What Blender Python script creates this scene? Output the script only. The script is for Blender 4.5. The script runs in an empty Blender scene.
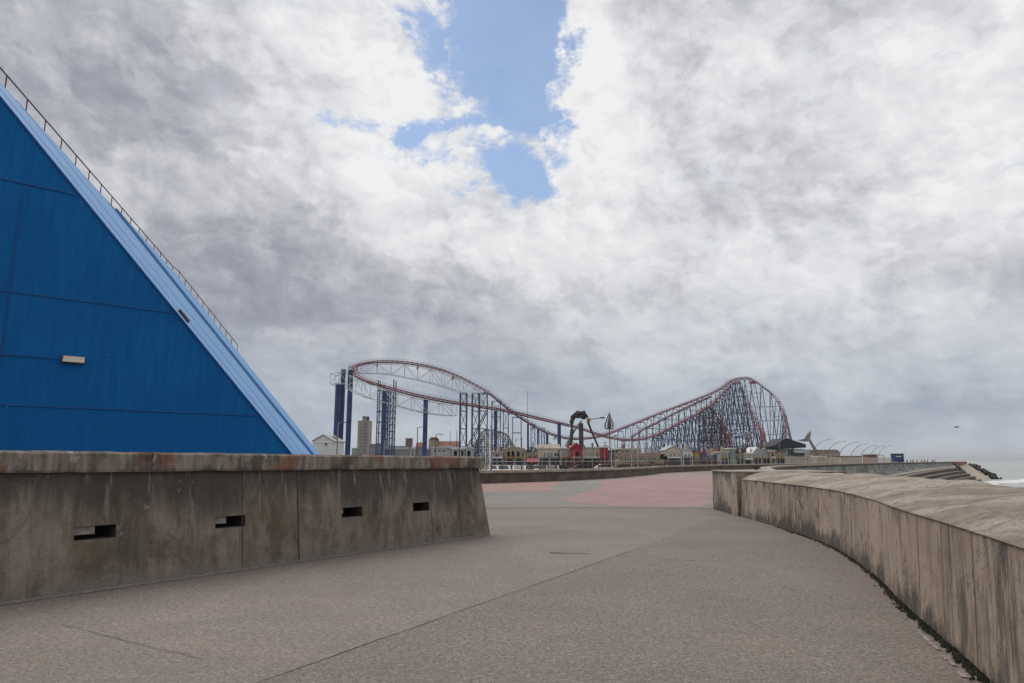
import bpy, math, random
from mathutils import Vector, Matrix
R = math.radians
random.seed(7)
sc = bpy.context.scene
COL = sc.collection
F = 682.67
PITCH = math.atan((460 - 341.5) / F)
CAM = Vector((0, 0, 1.6))

# ---------------------------------------------------------------- camera
cd = bpy.data.cameras.new('camera'); cam = bpy.data.objects.new('camera', cd); COL.objects.link(cam)
cam.location = CAM; cam.rotation_euler = (R(90) + PITCH, 0, 0)
cd.lens = 24; cd.sensor_width = 36; cd.clip_end = 60000; cd.clip_start = 0.05
sc.camera = cam

# ---------------------------------------------------------------- view
sc.view_settings.view_transform = 'Standard'
sc.view_settings.look = 'None'
sc.view_settings.exposure = 0
sc.view_settings.gamma = 1

def ray(u, v):
    x = (u - 512) / F; y = (341.5 - v) / F
    return Vector((x, math.cos(PITCH) - y * math.sin(PITCH), math.sin(PITCH) + y * math.cos(PITCH)))
def at(u, v, Y):
    r = ray(u, v); return CAM + r * (Y / r.y)
def gnd(u, v, z=0.0):
    r = ray(u, v); return CAM + r * ((z - 1.6) / r.z)
def hit(u, v, p, n):
    r = ray(u, v); return CAM + r * ((p - CAM).dot(n) / r.dot(n))

# ---------------------------------------------------------------- world: sky with broken cloud
SUN_EL, SUN_AZ = R(56), R(-48)      # azimuth measured from +Y towards +X
world = bpy.data.worlds.new('World'); sc.world = world; world.use_nodes = True
nt = world.node_tree; N = nt.nodes; L = nt.links
for n_ in list(N): N.remove(n_)
def nd(t, **k):
    n_ = N.new(t)
    for a, b in k.items(): setattr(n_, a, b)
    return n_
def mth(op, a, b=None, c=None, clamp=False):
    n_ = nd('ShaderNodeMath', operation=op); n_.use_clamp = clamp
    for i, x in enumerate((a, b, c)):
        if x is None: continue
        if isinstance(x, (int, float)): n_.inputs[i].default_value = x
        else: L.new(x, n_.inputs[i])
    return n_.outputs[0]
def vmt(op, a, b=None):
    n_ = nd('ShaderNodeVectorMath', operation=op)
    for i, x in enumerate((a, b)):
        if x is None: continue
        if isinstance(x, (tuple, list)): n_.inputs[i].default_value = x
        else: L.new(x, n_.inputs[i])
    return n_
def noise(vec, scale, detail=6, rough=.55, dist=0.0, off=(0, 0, 0)):
    v2 = vmt('ADD', vec, off).outputs[0]
    n_ = nd('ShaderNodeTexNoise'); L.new(v2, n_.inputs['Vector'])
    n_.inputs['Scale'].default_value = scale; n_.inputs['Detail'].default_value = detail
    n_.inputs['Roughness'].default_value = rough; n_.inputs['Distortion'].default_value = dist
    return n_.outputs[0]
def smooth(x, a, b, o0=0.0, o1=1.0):
    n_ = nd('ShaderNodeMapRange', interpolation_type='SMOOTHSTEP'); L.new(x, n_.inputs[0])
    n_.inputs[1].default_value = a; n_.inputs[2].default_value = b
    n_.inputs[3].default_value = o0; n_.inputs[4].default_value = o1
    return n_.outputs[0]
def ramp(x, stops):
    n_ = nd('ShaderNodeValToRGB'); L.new(x, n_.inputs[0]); cr = n_.color_ramp
    while len(cr.elements) < len(stops): cr.elements.new(.5)
    for e_, (p_, c_) in zip(cr.elements, stops): e_.position = p_; e_.color = (*c_, 1)
    return n_.outputs[0]
def mixc(f, a, b):
    n_ = nd('ShaderNodeMix', data_type='RGBA')
    if isinstance(f, (int, float)): n_.inputs[0].default_value = f
    else: L.new(f, n_.inputs[0])
    for i, x in ((6, a), (7, b)):
        if isinstance(x, tuple): n_.inputs[i].default_value = (*x, 1)
        else: L.new(x, n_.inputs[i])
    return n_.outputs[2]
def s2l(*c):
    return tuple(((x / 255) / 12.92 if x / 255 <= .04045 else ((x / 255 + .055) / 1.055) ** 2.4) for x in c)

tc = nd('ShaderNodeTexCoord'); sep = nd('ShaderNodeSeparateXYZ'); dirv = tc.outputs['Generated']; L.new(dirv, sep.inputs[0])
dx, dy, dz = sep.outputs
azim = mth('ARCTAN2', dx, dy); elev = mth('ARCSINE', dz)
AE = nd('ShaderNodeCombineXYZ'); L.new(azim, AE.inputs[0]); L.new(elev, AE.inputs[1])
# flat cloud layer seen in perspective
zz = mth('ADD', mth('ABSOLUTE', dz), .10)
cp = nd('ShaderNodeCombineXYZ'); L.new(mth('DIVIDE', dx, zz), cp.inputs[0]); L.new(mth('DIVIDE', dy, zz), cp.inputs[1])
CP = cp.outputs[0]
# warped sky angles for cloud masses
wn = nd('ShaderNodeTexNoise'); L.new(AE.outputs[0], wn.inputs['Vector']); wn.inputs['Scale'].default_value = 5.5
wn.inputs['Detail'].default_value = 7; wn.inputs['Roughness'].default_value = .62
wv = vmt('MULTIPLY', vmt('SUBTRACT', wn.outputs['Color'], (.5, .5, .5)).outputs[0], (.26, .20, 0)).outputs[0]
AW = vmt('ADD', AE.outputs[0], wv).outputs[0]
def azel(u, v):
    r = ray(u, v).normalized(); return math.atan2(r.x, r.y), math.asin(r.z)
def blob(u, v, su, sv, amp, base=AW):
    a, e = azel(u, v)
    q = vmt('MULTIPLY', vmt('SUBTRACT', base, (a, e, 0)).outputs[0], (F / su, F / sv, 0)).outputs[0]
    dd = vmt('DOT_PRODUCT', q, q).outputs['Value']
    return mth('MULTIPLY', mth('POWER', 2.718, mth('MULTIPLY', dd, -1)), amp)
def total(xs):
    t = xs[0]
    for x in xs[1:]: t = mth('ADD', t, x)
    return t
sq = vmt('MULTIPLY', AE.outputs[0], (1, 1.35, 1)).outputs[0]
def puff(vec, sc_, off, k):
    """relief of a cloud field: density now minus density a little way towards the light"""
    a = noise(vec, sc_, 7, .52, .35, off); b = noise(vec, sc_, 4, .50, .35, (off[0] + k * .7, off[1] + k, off[2]))
    return mth('SUBTRACT', a, b)
def billow(vec, sc_, off, k=.5):
    """round lobes with soft creases between them"""
    return mth('MULTIPLY', mth('ABSOLUTE', mth('SUBTRACT', noise(vec, sc_, 1.2, .45, 0, off), .5)), 2)
wq = nd('ShaderNodeTexNoise'); L.new(sq, wq.inputs['Vector']); wq.inputs['Scale'].default_value = 9; wq.inputs['Detail'].default_value = 6; wq.inputs['Roughness'].default_value = .6
sw_ = vmt('ADD', sq, vmt('MULTIPLY', vmt('SUBTRACT', wq.outputs['Color'], (.5, .5, .5)).outputs[0], (.07, .07, 0)).outputs[0]).outputs[0]
bl = total([mth('MULTIPLY', billow(sw_, 4.0, (1, 1, 0)), .50), mth('MULTIPLY', billow(sw_, 8.5, (4, 2, 0)), .36), mth('MULTIPLY', billow(sw_, 18, (7, 7, 0)), .22), mth('MULTIPLY', billow(sw_, 38, (2, 9, 0)), .13), mth('MULTIPLY', billow(sw_, 80, (2, 5, 0)), .07)])
n_big = noise(sq, 2.2, 5, .5, .4, (3.1, 1.7, 0))
n_mid = noise(sq, 4.6, 9, .56, .3, (5, 2, 0))
n_fine = noise(sq, 22.0, 7, .60, .3, (1, 9, 0))
p1 = puff(sq, 7.0, (5, 2, 0), .030); p2 = puff(sq, 19.0, (2, 6, 0), .011)
mpS = vmt('MULTIPLY', AE.outputs[0], (1, 4.5, 1)).outputs[0]
n_streak = noise(mpS, 5.0, 7, .56, .3, (2, 4, 0))
e1 = smooth(noise(sw_, 3.2, 10, .58, .25, (11, 4, 0)), .47, .545); e2 = smooth(noise(sw_, 7.5, 10, .60, .25, (4, 13, 0)), .48, .55); e3 = smooth(noise(sw_, 17, 8, .62, .2, (9, 2, 0)), .49, .58)
p3 = puff(sw_, 42.0, (6, 1, 0), .006)
hi_ = smooth(elev, .10, .30, .6, 1.0)
lum = total([
    mth('MULTIPLY', mth('SUBTRACT', n_big, .5), .30),
    mth('MULTIPLY', mth('SUBTRACT', n_mid, .5), .25),
    mth('MULTIPLY', mth('SUBTRACT', n_fine, .5), .12),
    mth('MULTIPLY', mth('SUBTRACT', bl, .27), mth('MULTIPLY', hi_, .42)),
    mth('MULTIPLY', p1, .55), mth('MULTIPLY', p2, .34), mth('MULTIPLY', p3, .18),
    mth('MULTIPLY', mth('SUBTRACT', e1, .5), .16), mth('MULTIPLY', mth('SUBTRACT', e2, .5), .09), mth('MULTIPLY', mth('SUBTRACT', e3, .5), .03),
    mth('MULTIPLY', mth('SUBTRACT', n_streak, .5), smooth(elev, .05, .30, .85, .0)),
    blob(60, 50, 190, 120, -.30), blob(150, 170, 120, 90, -.10), blob(290, 290, 150, 60, -.28), blob(350, 210, 90, 40, -.08),
    blob(370, 60, 120, 80, .26), blob(420, 170, 110, 60, .26), blob(520, 245, 110, 36, .20), blob(590, 120, 60, 120, .24),
    blob(640, 190, 80, 40, -.10), blob(850, 100, 190, 80, .12), blob(980, 40, 120, 90, .08), blob(760, 290, 300, 60, .06), blob(640, 300, 190, 30, -.04),
    blob(940, 449, 200, 14, .34), blob(310, 120, 130, 60, .14), blob(180, 240, 80, 50, .05), blob(640, 130, 60, 90, .10), blob(860, 220, 240, 90, .07), blob(620, 230, 120, 60, .05), blob(930, 330, 140, 26, .18), blob(900, 352, 150, 14, .16), blob(900, 395, 120, 12, -.20), blob(980, 400, 90, 10, -.12), blob(985, 375, 60, 9, .18),
    blob(830, 375, 70, 9, .20), blob(420, 330, 190, 40, -.10), blob(290, 335, 60, 14, .22), blob(440, 440, 300, 20, .20), blob(560, 400, 130, 22, -.06), blob(230, 330, 100, 60, -.12),
    smooth(elev, .0, .50, .02, .13)])
cl = mth('ADD', lum, .605, clamp=True)
cloudcol = ramp(cl, [(0.0, s2l(138, 140, 153)), (.30, s2l(164, 166, 177)), (.55, s2l(195, 196, 202)), (.76, s2l(222, 223, 226)), (1.0, s2l(243, 243, 244))])
# blue-grey veil low down
low = smooth(elev, .0, .30, 1.0, 0.0)
cloudcol = mixc(mth('MULTIPLY', low, .72), cloudcol, s2l(163, 177, 193))
# the hole in the cloud
gapn = noise(sq, 8.0, 12, .68, .35, (7, 3, 0)); gapw = noise(vmt('MULTIPLY', AE.outputs[0], (1, 2.6, 1)).outputs[0], 15.0, 10, .72, .8, (2, 8, 0))
gap = total([blob(500, 0, 60, 50, 1.0), blob(492, 50, 46, 46, .7), blob(518, 70, 46, 56, 1.25), blob(530, 108, 46, 30, .9), blob(522, 180, 42, 20, 1.0), blob(425, 128, 66, 12, .60),
             blob(335, 117, 44, 8, .36), blob(460, 150, 70, 32, .50), blob(425, 25, 40, 30, .55), blob(452, 205, 24, 10, .6), blob(440, 85, 60, 22, -.30), blob(505, 143, 80, 9, -.45), blob(610, 60, 44, 90, -.5)])
gapx = total([gap, mth('MULTIPLY', mth('SUBTRACT', e3, .5), -.28), blob(455, 175, 50, 26, .2), blob(440, 30, 40, 40, .15), blob(470, 100, 40, 26, .35), blob(505, 30, 60, 50, .45), blob(535, 60, 40, 70, .4), blob(525, 185, 50, 22, .4), blob(420, 122, 80, 14, .12), mth('MULTIPLY', mth('SUBTRACT', gapn, .5), 2.1), mth('MULTIPLY', mth('SUBTRACT', gapw, .5), 1.5)])
gapm = smooth(gapx, .36, 1.12)
sky = nd('ShaderNodeTexSky', sky_type='NISHITA'); sky.sun_disc = False
sky.sun_elevation = SUN_EL; sky.sun_rotation = SUN_AZ; sky.ozone_density = 2.4; sky.air_density = 1.1; sky.dust_density = .5
bg1 = nd('ShaderNodeBackground'); L.new(sky.outputs[0], bg1.inputs[0]); bg1.inputs[1].default_value = .135
bg2 = nd('ShaderNodeBackground'); L.new(cloudcol, bg2.inputs[0]); bg2.inputs[1].default_value = .98
mx = nd('ShaderNodeMixShader'); L.new(mth('SUBTRACT', 1.0, mth('MULTIPLY', gapm, .88)), mx.inputs[0])
L.new(bg1.outputs[0], mx.inputs[1]); L.new(bg2.outputs[0], mx.inputs[2])
wo = nd('ShaderNodeOutputWorld'); L.new(mx.outputs[0], wo.inputs[0])
world.cycles.sampling_method = 'MANUAL'; world.cycles.sample_map_resolution = 512

sl = bpy.data.lights.new('sun', 'SUN'); sl.energy = 1.45; sl.angle = R(48); sl.color = (1, .93, .83)
so = bpy.data.objects.new('sun', sl); COL.objects.link(so)
so.rotation_euler = Vector((math.sin(SUN_AZ) * math.cos(SUN_EL), math.cos(SUN_AZ) * math.cos(SUN_EL), math.sin(SUN_EL))).to_track_quat('Z', 'Y').to_euler()

# ---------------------------------------------------------------- materials
class MT:
    """small node helper writing one procedural material"""
    def __init__(s, name, rough=.8):
        s.m = bpy.data.materials.new(name); s.m.use_nodes = True
        s.t = s.m.node_tree; s.b = s.t.nodes['Principled BSDF']; s.b.inputs['Roughness'].default_value = rough
        s.tc = s.t.nodes.new('ShaderNodeTexCoord'); s.v = s.tc.outputs['Object']
    def n(s, t): return s.t.nodes.new(t)
    def l(s, a, b): s.t.links.new(a, b)
    def vec(s, sx=1, sy=1, sz=1, off=(0, 0, 0)):
        m = s.n('ShaderNodeMapping'); m.inputs['Scale'].default_value = (sx, sy, sz); m.inputs['Location'].default_value = off
        s.l(s.v, m.inputs[0]); return m.outputs[0]
    def noise(s, scale, detail=5, rough=.6, vec=None, dist=0):
        q = s.n('ShaderNodeTexNoise'); s.l(vec or s.v, q.inputs['Vector'])
        q.inputs['Scale'].default_value = scale; q.inputs['Detail'].default_value = detail
        q.inputs['Roughness'].default_value = rough; q.inputs['Distortion'].default_value = dist
        return q.outputs[0]
    def rng(s, x, a, b, c=0., d=1.):
        q = s.n('ShaderNodeMapRange'); q.interpolation_type = 'SMOOTHSTEP'; s.l(x, q.inputs[0])
        for i, k in enumerate((a, b, c, d)): q.inputs[i + 1].default_value = k
        return q.outputs[0]
    def mix(s, f, a, b, mode='MIX'):
        q = s.n('ShaderNodeMix'); q.data_type = 'RGBA'; q.blend_type = mode
        if isinstance(f, (int, float)): q.inputs[0].default_value = f
        else: s.l(f, q.inputs[0])
        for i, x in ((6, a), (7, b)):
            if isinstance(x, tuple): q.inputs[i].default_value = (*x, 1)
            else: s.l(x, q.inputs[i])
        return q.outputs[2]
    def math(s, op, a, b):
        q = s.n('ShaderNodeMath'); q.operation = op
        for i, x in enumerate((a, b)):
            if isinstance(x, (int, float)): q.inputs[i].default_value = x
            else: s.l(x, q.inputs[i])
        return q.outputs[0]
    def z(s):
        q = s.n('ShaderNodeSeparateXYZ'); s.l(s.v, q.inputs[0]); return q.outputs[2]
    def xyz(s):
        q = s.n('ShaderNodeSeparateXYZ'); s.l(s.v, q.inputs[0]); return q.outputs
    def bump(s, h, strength=.4, dist=.02):
        q = s.n('ShaderNodeBump'); q.inputs['Strength'].default_value = strength; q.inputs['Distance'].default_value = dist
        s.l(h, q.inputs['Height']); s.l(q.outputs[0], s.b.inputs['Normal'])
    def out(s, c):
        if isinstance(c, tuple): s.b.inputs['Base Color'].default_value = (*c, 1)
        else: s.l(c, s.b.inputs['Base Color'])
        return s.m
def paint(name, c, rough=.6, var=.22, scale=1.5, metal=0, bump=0.0):
    t = MT(name, rough); k = t.noise(scale, 6, .65)
    d = tuple(x * (1 - var) for x in c); e = tuple(min(1, x * (1 + var)) for x in c)
    t.b.inputs['Metallic'].default_value = metal
    if bump: t.bump(t.noise(scale * 12, 4, .6), bump, .01)
    return t.out(t.mix(t.rng(k, .3, .7), d, e))
M = {}
# left promenade wall: old board-marked concrete
def wall_concrete():
    t = MT('stained_wall_concrete', .9)
    st = t.noise(1.0, 7, .68, t.vec(6, 6, .8)); st2 = t.noise(1.0, 6, .62, t.vec(1.6, 1.6, .45, (4, 1, 0)))
    big = t.noise(1.1, 7, .66, dist=.5); fine = t.noise(34, 6, .75); blot = t.noise(3.2, 7, .7, t.vec(1, 1, .8, (1, 7, 3)), .4)
    c = t.mix(t.rng(st, .34, .68), (.120, .097, .076), (.335, .278, .220))
    c = t.mix(t.rng(blot, .38, .66, 0, .6), c, (.32, .265, .21))
    c = t.mix(t.rng(big, .46, .66, 0, .7), c, (.150, .118, .068))                        # ochre patches
    c = t.mix(t.rng(t.noise(1.0, 9, .74, t.vec(1.3, 1.3, 1.0, (12, 5, 1)), .6), .47, .60, 0, .60), c, (.085, .070, .052))
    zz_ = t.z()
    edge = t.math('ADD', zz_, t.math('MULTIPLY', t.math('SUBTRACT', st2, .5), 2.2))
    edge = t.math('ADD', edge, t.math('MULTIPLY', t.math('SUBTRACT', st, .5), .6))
    c = t.mix(t.rng(edge, .60, 1.15, 0, .80), c, (.052, .052, .044))                     # dark greenish zone, growing irregularly towards the top
    runs = t.noise(1.0, 4, .5, t.vec(11, 11, .35, (2, 2, 0)))
    c = t.mix(t.math('MULTIPLY', t.rng(runs, .57, .68, 0, .45), t.rng(zz_, .25, 1.2)), c, (.34, .31, .27))   # lime runs
    c = t.mix(t.rng(t.noise(7, 5, .6, t.vec(1, 1, 1, (6, 0, 2))), .66, .70, 0, .6), c, (.32, .30, .26))         # pale spots
    c = t.mix(t.math('MULTIPLY', t.rng(zz_, .02, .30, .8, 0), t.rng(blot, .35, .6, .2, 1)), c, (.23, .21, .18))
    c = t.mix(t.rng(fine, .35, .75, 0, .45), c, (.065, .055, .045))
    t.bump(t.math('ADD', t.math('MULTIPLY', fine, .6), t.math('ADD', st, blot)), .7, .014)
    return t.out(c)
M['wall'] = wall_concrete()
def coping_concrete():
    t = MT('weathered_coping_concrete', .9)
    st = t.noise(1.0, 6, .65, t.vec(9, 9, 1.2)); big = t.noise(1.6, 5, .6); fine = t.noise(30, 5, .7)
    c = t.mix(t.rng(st, .3, .7), (.115, .094, .075), (.32, .275, .228))
    c = t.mix(t.rng(big, .50, .60, 0, .75), c, (.22, .085, .045))
    c = t.mix(t.rng(t.noise(2.3, 5, .65, t.vec(1, 1, 1, (9, 3, 0))), .50, .62, 0, .70), c, (.055, .05, .045))
    c = t.mix(t.rng(t.noise(6, 6, .7, t.vec(1, 1, .5, (2, 8, 0))), .60, .66, 0, .7), c, (.42, .38, .32))
    t.bump(t.math('ADD', fine, st), .5, .015); return t.out(c)
M['coping'] = coping_concrete()
def parapet_concrete():
    t = MT('sea_parapet_concrete', .9)
    st = t.noise(1.0, 8, .72, t.vec(3.2, 3.2, 1.6)); big = t.noise(.9, 7, .66, dist=.8); fine = t.noise(34, 6, .76); mid = t.noise(4.2, 8, .74, dist=.4)
    c = t.mix(t.rng(big, .32, .66), (.345, .258, .195), (.50, .395, .308))
    c = t.mix(t.rng(mid, .40, .68, 0, .45), c, (.33, .245, .185))
    c = t.mix(t.rng(st, .50, .68, 0, .35), c, (.62, .50, .40))
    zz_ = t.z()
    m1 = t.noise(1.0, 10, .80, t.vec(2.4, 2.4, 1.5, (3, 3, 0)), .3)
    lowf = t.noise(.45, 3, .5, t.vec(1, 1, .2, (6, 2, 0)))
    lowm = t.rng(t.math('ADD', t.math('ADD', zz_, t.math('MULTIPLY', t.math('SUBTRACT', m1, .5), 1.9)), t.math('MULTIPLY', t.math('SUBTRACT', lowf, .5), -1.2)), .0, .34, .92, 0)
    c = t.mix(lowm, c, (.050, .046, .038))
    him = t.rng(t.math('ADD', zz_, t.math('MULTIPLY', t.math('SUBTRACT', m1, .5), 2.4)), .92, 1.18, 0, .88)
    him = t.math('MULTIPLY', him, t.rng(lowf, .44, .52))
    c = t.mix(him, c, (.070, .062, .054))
    runs = t.noise(1.0, 8, .76, t.vec(7, 7, .9, (1, 6, 0)))
    zone_ = t.rng(t.noise(.42, 3, .5, t.vec(1, 1, .25, (3, 12, 0))), .43, .54)
    zone_ = t.math('MAXIMUM', zone_, t.rng(t.xyz()[1], -3.0, -1.9, 1, 0))
    c = t.mix(t.math('MULTIPLY', t.rng(runs, .46, .60, 0, .85), zone_), c, (.080, .070, .060))
    c = t.mix(t.rng(t.noise(3.4, 10, .84, t.vec(1, 1, .7, (8, 1, 0)), .5), .545, .610, 0, .80), c, (.065, .058, .050))
    c = t.mix(t.rng(fine, .40, .72, 0, .45), c, (.16, .125, .10))
    t.bump(t.math('ADD', fine, t.math('ADD', st, mid)), .7, .014); return t.out(c)
M['parapet'] = parapet_concrete()
def crown_concrete():
    t = MT('worn_crown_concrete', .88)
    w = t.n('ShaderNodeTexWave'); w.wave_type = 'BANDS'; w.bands_direction = 'DIAGONAL'
    t.l(t.vec(.50, .62, 1.5), w.inputs[0]); w.inputs['Scale'].default_value = .42; w.inputs['Distortion'].default_value = 9; w.inputs['Detail'].default_value = 4; w.inputs['Detail Scale'].default_value = .9
    big = t.noise(1.1, 6, .62, dist=1.2); fine = t.noise(38, 6, .75); mid = t.noise(7, 6, .7)
    c = t.mix(t.rng(big, .3, .7), (.32, .25, .195), (.48, .39, .315))
    c = t.mix(t.rng(w.outputs[0], .35, .95, 0, .65), c, (.64, .57, .49))
    c = t.mix(t.rng(mid, .46, .66, 0, .75), c, (.20, .160, .130))
    c = t.mix(t.rng(fine, .42, .66, 0, .65), c, (.17, .135, .105))
    t.bump(t.math('ADD', t.math('MULTIPLY', fine, .8), t.math('MULTIPLY', mid, 1.8)), 1.0, .03); return t.out(c)
M['crown'] = crown_concrete()
def aggregate(name, a, b, speck=.5, tint=(.30, .25, .2)):
    t = MT(name, .80)
    big = t.noise(.35, 6, .6); mid = t.noise(2.4, 5, .65)
    vo = t.n('ShaderNodeTexVoronoi'); vo.inputs['Scale'].default_value = 120; t.l(t.v, vo.inputs['Vector'])
    hs = t.n('ShaderNodeSeparateColor'); t.l(vo.outputs['Color'], hs.inputs[0])
    fine = t.noise(22, 8, .8)
    c = t.mix(t.rng(big, .3, .7), a, b)
    c = t.mix(t.rng(t.noise(.22, 7, .66, t.vec(1, 1.6, 1, (31, 5, 0)), .8), .42, .58, 0, .42), c, tuple(x * .62 for x in a))
    c = t.mix(t.rng(t.noise(.5, 7, .68, t.vec(1.7, .45, 1, (3, 15, 0)), 1.2), .55, .66, 0, .35), c, tuple(min(1, x * 1.3) for x in b))
    c = t.mix(t.rng(mid, .35, .72, 0, .35), c, tint)
    c = t.mix(t.rng(t.noise(.9, 7, .72, dist=.8), .40, .62, 0, .35), c, tuple(x * .78 for x in a))
    c = t.mix(t.rng(t.noise(5, 6, .7), .52, .70, 0, .35), c, tuple(min(1, x * 1.35) for x in b))
    c = t.mix(t.rng(hs.outputs[0], .5, 1.0, 0, speck), c, (.60, .51, .42))
    c = t.mix(t.rng(hs.outputs[1], .55, 1.0, 0, speck * 1.2), c, (.06, .055, .052))
    c = t.mix(t.rng(t.noise(.8, 6, .65, t.vec(1, 1, 1, (20, 3, 0)), .5), .50, .66, 0, .15), c, (.40, .32, .25))
    c = t.mix(t.rng(fine, .40, .62, 0, .80), c, tuple(x * .45 for x in a))
    c = t.mix(t.rng(t.noise(1.0, 7, .7, t.vec(1.8, .5, 1, (5, 5, 0))), .50, .68, 0, .4), c, tuple(x * .72 for x in a))
    t.bump(t.math('ADD', hs.outputs[0], fine), .8, .008); return t.out(c)
M['ground'] = aggregate('aggregate_asphalt', (.318, .266, .234), (.405, .346, .308), .60)
M['ground2'] = aggregate('aggregate_asphalt_darker', (.262, .218, .190), (.340, .288, .254), .60)
M['smooth'] = aggregate('smooth_grey_paving', (.33, .305, .275), (.395, .368, .335), .10, (.36, .34, .31))
M['pink'] = aggregate('pink_paving', (.47, .300, .290), (.53, .350, .335), .08, (.44, .30, .28))
M['palepink'] = aggregate('pale_pinkish_paving', (.40, .315, .29), (.46, .365, .34), .08, (.38, .31, .28))
M['salmon'] = aggregate('salmon_paving', (.48, .30, .26), (.53, .345, .30), .08, (.46, .31, .27))
M['road'] = aggregate('road_asphalt', (.075, .073, .072), (.10, .10, .10), .2)
M['land'] = aggregate('town_ground', (.16, .15, .13), (.20, .19, .17), .1)
M['joint'] = paint('dark_joint_filler', (.055, .048, .042), .95, .3, 9)
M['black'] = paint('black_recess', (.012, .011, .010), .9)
M['slotdark'] = paint('shade_toned_slot_concrete', (.06, .052, .044), .9, .3, 6)  # wall concrete with the slots' inner shade put into its colour
M['block'] = paint('pale_slot_block', (.27, .25, .225), .85, .2, 12)
M['moss'] = paint('dark_moss', (.024, .026, .014), .95, .5, 14, bump=.8)
M['skirt'] = aggregate('dusty_wall_foot', (.25, .22, .19), (.31, .27, .24), .2)
M['kerb'] = paint('pale_kerb_mortar', (.30, .27, .24), .9, .3, 8)
def blue_wall():
    t = MT('blue_rendered_wall', .75)
    rib = t.n('ShaderNodeTexNoise'); t.l(t.vec(9, 9, .9), rib.inputs[0]); rib.inputs['Scale'].default_value = 1; rib.inputs['Detail'].default_value = 5
    big = t.noise(.5, 5, .6)
    c = t.mix(t.rng(rib.outputs[0], .3, .7), (.0035, .112, .345), (.006, .138, .395))
    c = t.mix(t.rng(big, .35, .7, 0, .35), c, (.003, .094, .295))
    c = t.mix(t.rng(t.noise(9, 3, .5), .735, .76, 0, .5), c, (.25, .36, .5))
    t.bump(t.noise(30, 5, .7), .25, .01); t.b.inputs['Specular IOR Level'].default_value = .15; return t.out(c)
M['blue'] = blue_wall()
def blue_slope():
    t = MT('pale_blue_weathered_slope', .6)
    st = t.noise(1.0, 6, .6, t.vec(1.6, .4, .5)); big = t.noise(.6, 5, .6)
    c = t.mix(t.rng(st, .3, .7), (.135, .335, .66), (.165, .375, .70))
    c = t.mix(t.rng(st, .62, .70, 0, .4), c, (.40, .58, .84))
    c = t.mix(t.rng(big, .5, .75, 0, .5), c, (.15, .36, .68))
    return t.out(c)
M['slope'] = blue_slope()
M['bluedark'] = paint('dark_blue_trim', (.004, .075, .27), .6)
M['navy'] = paint('navy_steel', (.028, .056, .175), .55, .25, .3)
M['steel'] = paint('blue_lattice_steel', (.042, .068, .150), .55, .3, .2)
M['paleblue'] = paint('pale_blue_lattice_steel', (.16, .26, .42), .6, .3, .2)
M['white'] = paint('white_painted_steel', (.62, .64, .66), .6, .12, .5)
M['red'] = paint('red_track_steel', (.36, .060, .095), .5, .25, .3)
M['pinkrail'] = paint('faded_red_rail', (.40, .10, .135), .5, .25, .3)
M['maroon'] = paint('maroon_steel', (.10, .025, .045), .6, .25, .3)
M['dark'] = paint('dark_iron', (.035, .032, .030), .6, .3, 2)
M['rust'] = paint('brown_railing_steel', (.13, .075, .05), .7, .4, 5)
M['galv'] = paint('galvanised_grey_steel', (.42, .43, .43), .45, .15, 4)
M['lampwhite'] = paint('off_white_plastic', (.72, .66, .52), .5, .1, 6)
M['glass'] = paint('dark_window_glass', (.03, .04, .05), .15, .1, 3)
M['tyre'] = paint('black_tyre_rubber', (.02, .02, .02), .9)
M['cream'] = paint('cream_render', (.56, .50, .40), .85, .14, .5)
M['stone'] = paint('buff_stone', (.40, .34, .26), .9, .2, .5)
M['whitewall'] = paint('white_render', (.72, .72, .70), .85, .08, .4)
M['palegrey'] = paint('pale_grey_cladding', (.45, .46, .46), .8, .1, .4)
M['grey'] = paint('grey_cladding', (.24, .25, .26), .8, .15, .4)
M['brick'] = paint('red_brown_brick', (.22, .10, .075), .9, .2, .6)
M['brown'] = paint('brown_roof_tile', (.105, .062, .045), .9, .2, .5)
M['redwall'] = paint('red_facade', (.34, .030, .045), .7, .15, .5)
M['ochre'] = paint('ochre_facade', (.42, .27, .085), .85, .2, .5)
M['purple'] = paint('purple_grey_panel', (.20, .17, .30), .8, .2, .5)
M['blackroof'] = paint('black_slate_roof', (.035, .038, .045), .8, .25, .5)
M['greengrey'] = paint('green_grey_wall', (.27, .31, .28), .85, .15, .5)
M['spiregreen'] = paint('grey_green_mesh_panels', (.10, .115, .09), .8, .35, .8)
M['armgrey'] = paint('dark_grey_lamp_column', (.10, .10, .10), .6, .2, 1)
M['tailgrey'] = paint('dull_grey_metal', (.22, .215, .20), .5, .3, .6)
M['timber'] = paint('dark_weathered_timber', (.085, .075, .068), .9, .3, .5)
M['leaf'] = paint('dark_green_foliage', (.045, .075, .030), .9, .45, 1.2)
M['bark'] = paint('bark', (.09, .065, .045), .95, .3, 3)
M['rock'] = paint('dark_armour_rock', (.085, .08, .07), .95, .4, .6, bump=.6)
M['sand'] = paint('pale_slipway_concrete', (.50, .41, .32), .9, .12, .3)
M['step'] = paint('dark_step_concrete', (.085, .068, .052), .92, .35, .4, bump=.5)  # risers, step ends and kerb; darker than the treads
M['steptop'] = paint('step_tread_concrete', (.17, .145, .12), .9, .3, .4)
def seaface():
    t = MT('grey_green_sea_wall_face', .88); st = t.noise(1, 6, .65, t.vec(.25, .25, .5)); 
    c = t.mix(t.rng(st, .3, .7), (.125, .130, .115), (.33, .34, .31)); 
    c = t.mix(t.rng(t.noise(.22, 5, .65), .5, .62, 0, .7), c, (.075, .07, .06)); return t.out(c)
M['seaface'] = seaface()
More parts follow.
